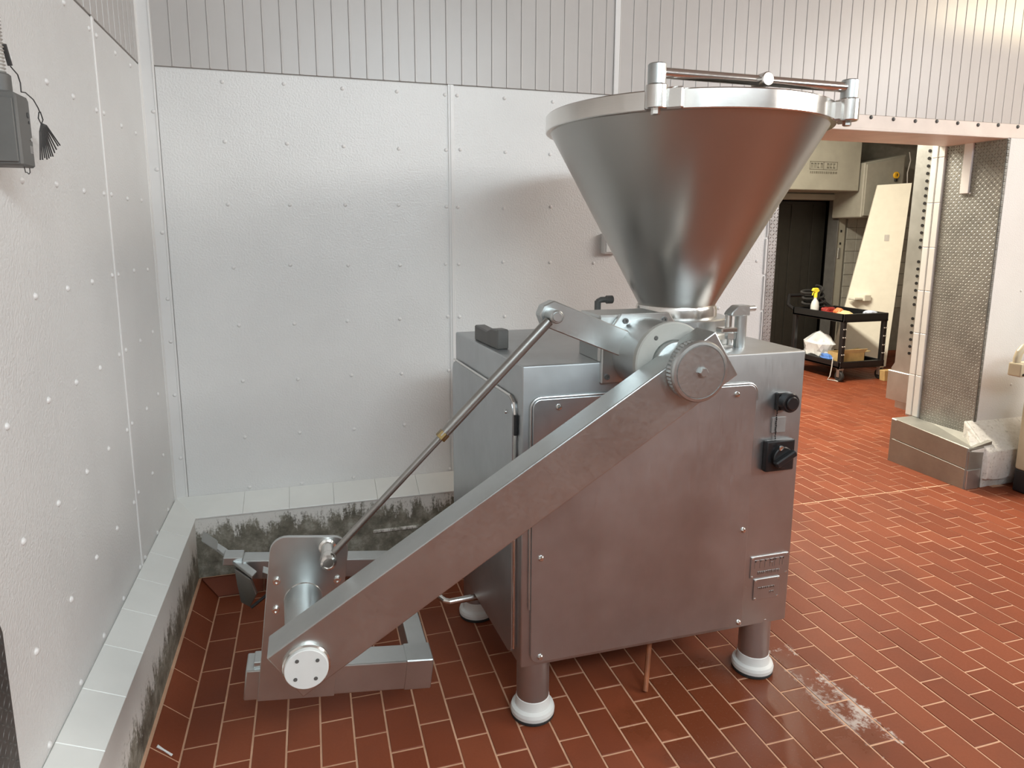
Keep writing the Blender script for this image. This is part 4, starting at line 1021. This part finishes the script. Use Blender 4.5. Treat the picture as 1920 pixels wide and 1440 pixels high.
for th in (230.5, 311.0):
    q = math.radians(th); c = Vector((HX+0.536*math.cos(q), HY+0.536*math.sin(q), 0)); rad = Vector((math.cos(q), math.sin(q), 0)); tan = Vector((-rad.y, rad.x, 0))
    mt = Matrix(((tan.x, rad.x, 0, c.x), (tan.y, rad.y, 0, c.y), (0, 0, 1, 0), (0, 0, 0, 1)))
    bm = BM(); cyl(bm, (c.x, c.y, 1.958), (c.x, c.y, 2.026), 0.033, 28, 0.003); box(bm, (-0.028, -0.040, 1.960), (0.075, -0.012, 2.022), 0.005, mt)
    k_ = obj('hopper_clamp', bm, 'bright', mc)
    bm = BM(); cyl(bm, (c.x, c.y, 2.025), (c.x, c.y, 2.085), 0.0265, 28, 0.003); obj('clamp_post', bm, 'steel', k_)
    bm = BM(); cyl(bm, (c.x, c.y, 1.960), (c.x, c.y, 1.943), 0.0135, 6, 0.002); obj('clamp_bolt', bm, 'bright', k_)
    cl_pts.append(Vector((c.x, c.y, 2.061)))
bm = BM(); d_ = (cl_pts[1]-cl_pts[0]).normalized(); cyl(bm, cl_pts[0]+d_*0.015, cl_pts[1]-d_*0.01, 0.0155, 28, 0.001); cbz = obj('clamp_bar', bm, 'bright', mc)
mid = (cl_pts[0]+cl_pts[1])/2+d_*0.014
bm = BM(); tdir = Vector((d_.y, -d_.x, 0)); cyl(bm, mid+tdir*0.03, mid-tdir*0.03, 0.0215, 32, 0.003); obj('bar_pivot', bm, 'bright', cbz)
# swing clamps beside the pump housing
def swing(x_, y_, z0, z1, ang, m2):
    bm = BM(); cyl(bm, (x_, y_, z0), (x_, y_, z1-0.02), 0.0205, 24, 0.002); s_ = obj('swing_clamp', bm, 'steel', mc)
    mt = Matrix.Translation((x_, y_, z1)) @ Matrix.Rotation(ang, 4, 'Z')
    bm = BM(); prism(bm, [(-0.062, -0.02, -0.018), (-0.055, -0.02, -0.006), (-0.028, -0.02, 0.014), (0.022, -0.02, 0.014), (0.024, -0.02, -0.022), (-0.05, -0.02, -0.022)], (0, 0.04, 0), 0.003, mt); obj('clamp_head', bm, m2, s_)
    bm = BM(); cyl(bm, mt @ Vector((0.02, 0, 0)), mt @ Vector((0.062, 0, 0)), 0.010, 18, 0.002); obj('clamp_pin', bm, 'steel', s_)
swing(1.436, 1.985, ZT-0.004, 1.342, 0.15, 'steel')
bm = BM(); box(bm, (1.35, 1.965, 1.262), (1.415, 2.005, 1.280), 0.004); cyl(bm, (1.398, 1.985, 1.215), (1.398, 1.985, 1.262), 0.012, 16, 0.002); cyl(bm, (1.398, 1.985, 1.238), (1.398, 1.985, 1.262), 0.019, 6, 0.002); cyl(bm, (1.387, 1.985, 1.28), (1.387, 1.985, 1.328), 0.012, 16, 0.001)
obj('tie_bolt', bm, 'bright', mc)
bm = BM(); cyl(bm, (1.103, 2.45, ZT-0.004), (1.103, 2.45, 1.335), 0.013, 18, 0.002); tube(bm, [(1.103, 2.45, 1.32), (1.106, 2.45, 1.333), (1.118, 2.45, 1.338), (1.145, 2.45, 1.338)], 0.012, 14); cyl(bm, (1.138, 2.45, 1.338), (1.168, 2.45, 1.338), 0.0165, 20, 0.003)
obj('hose_elbow', bm, 'darkgrey', mc)
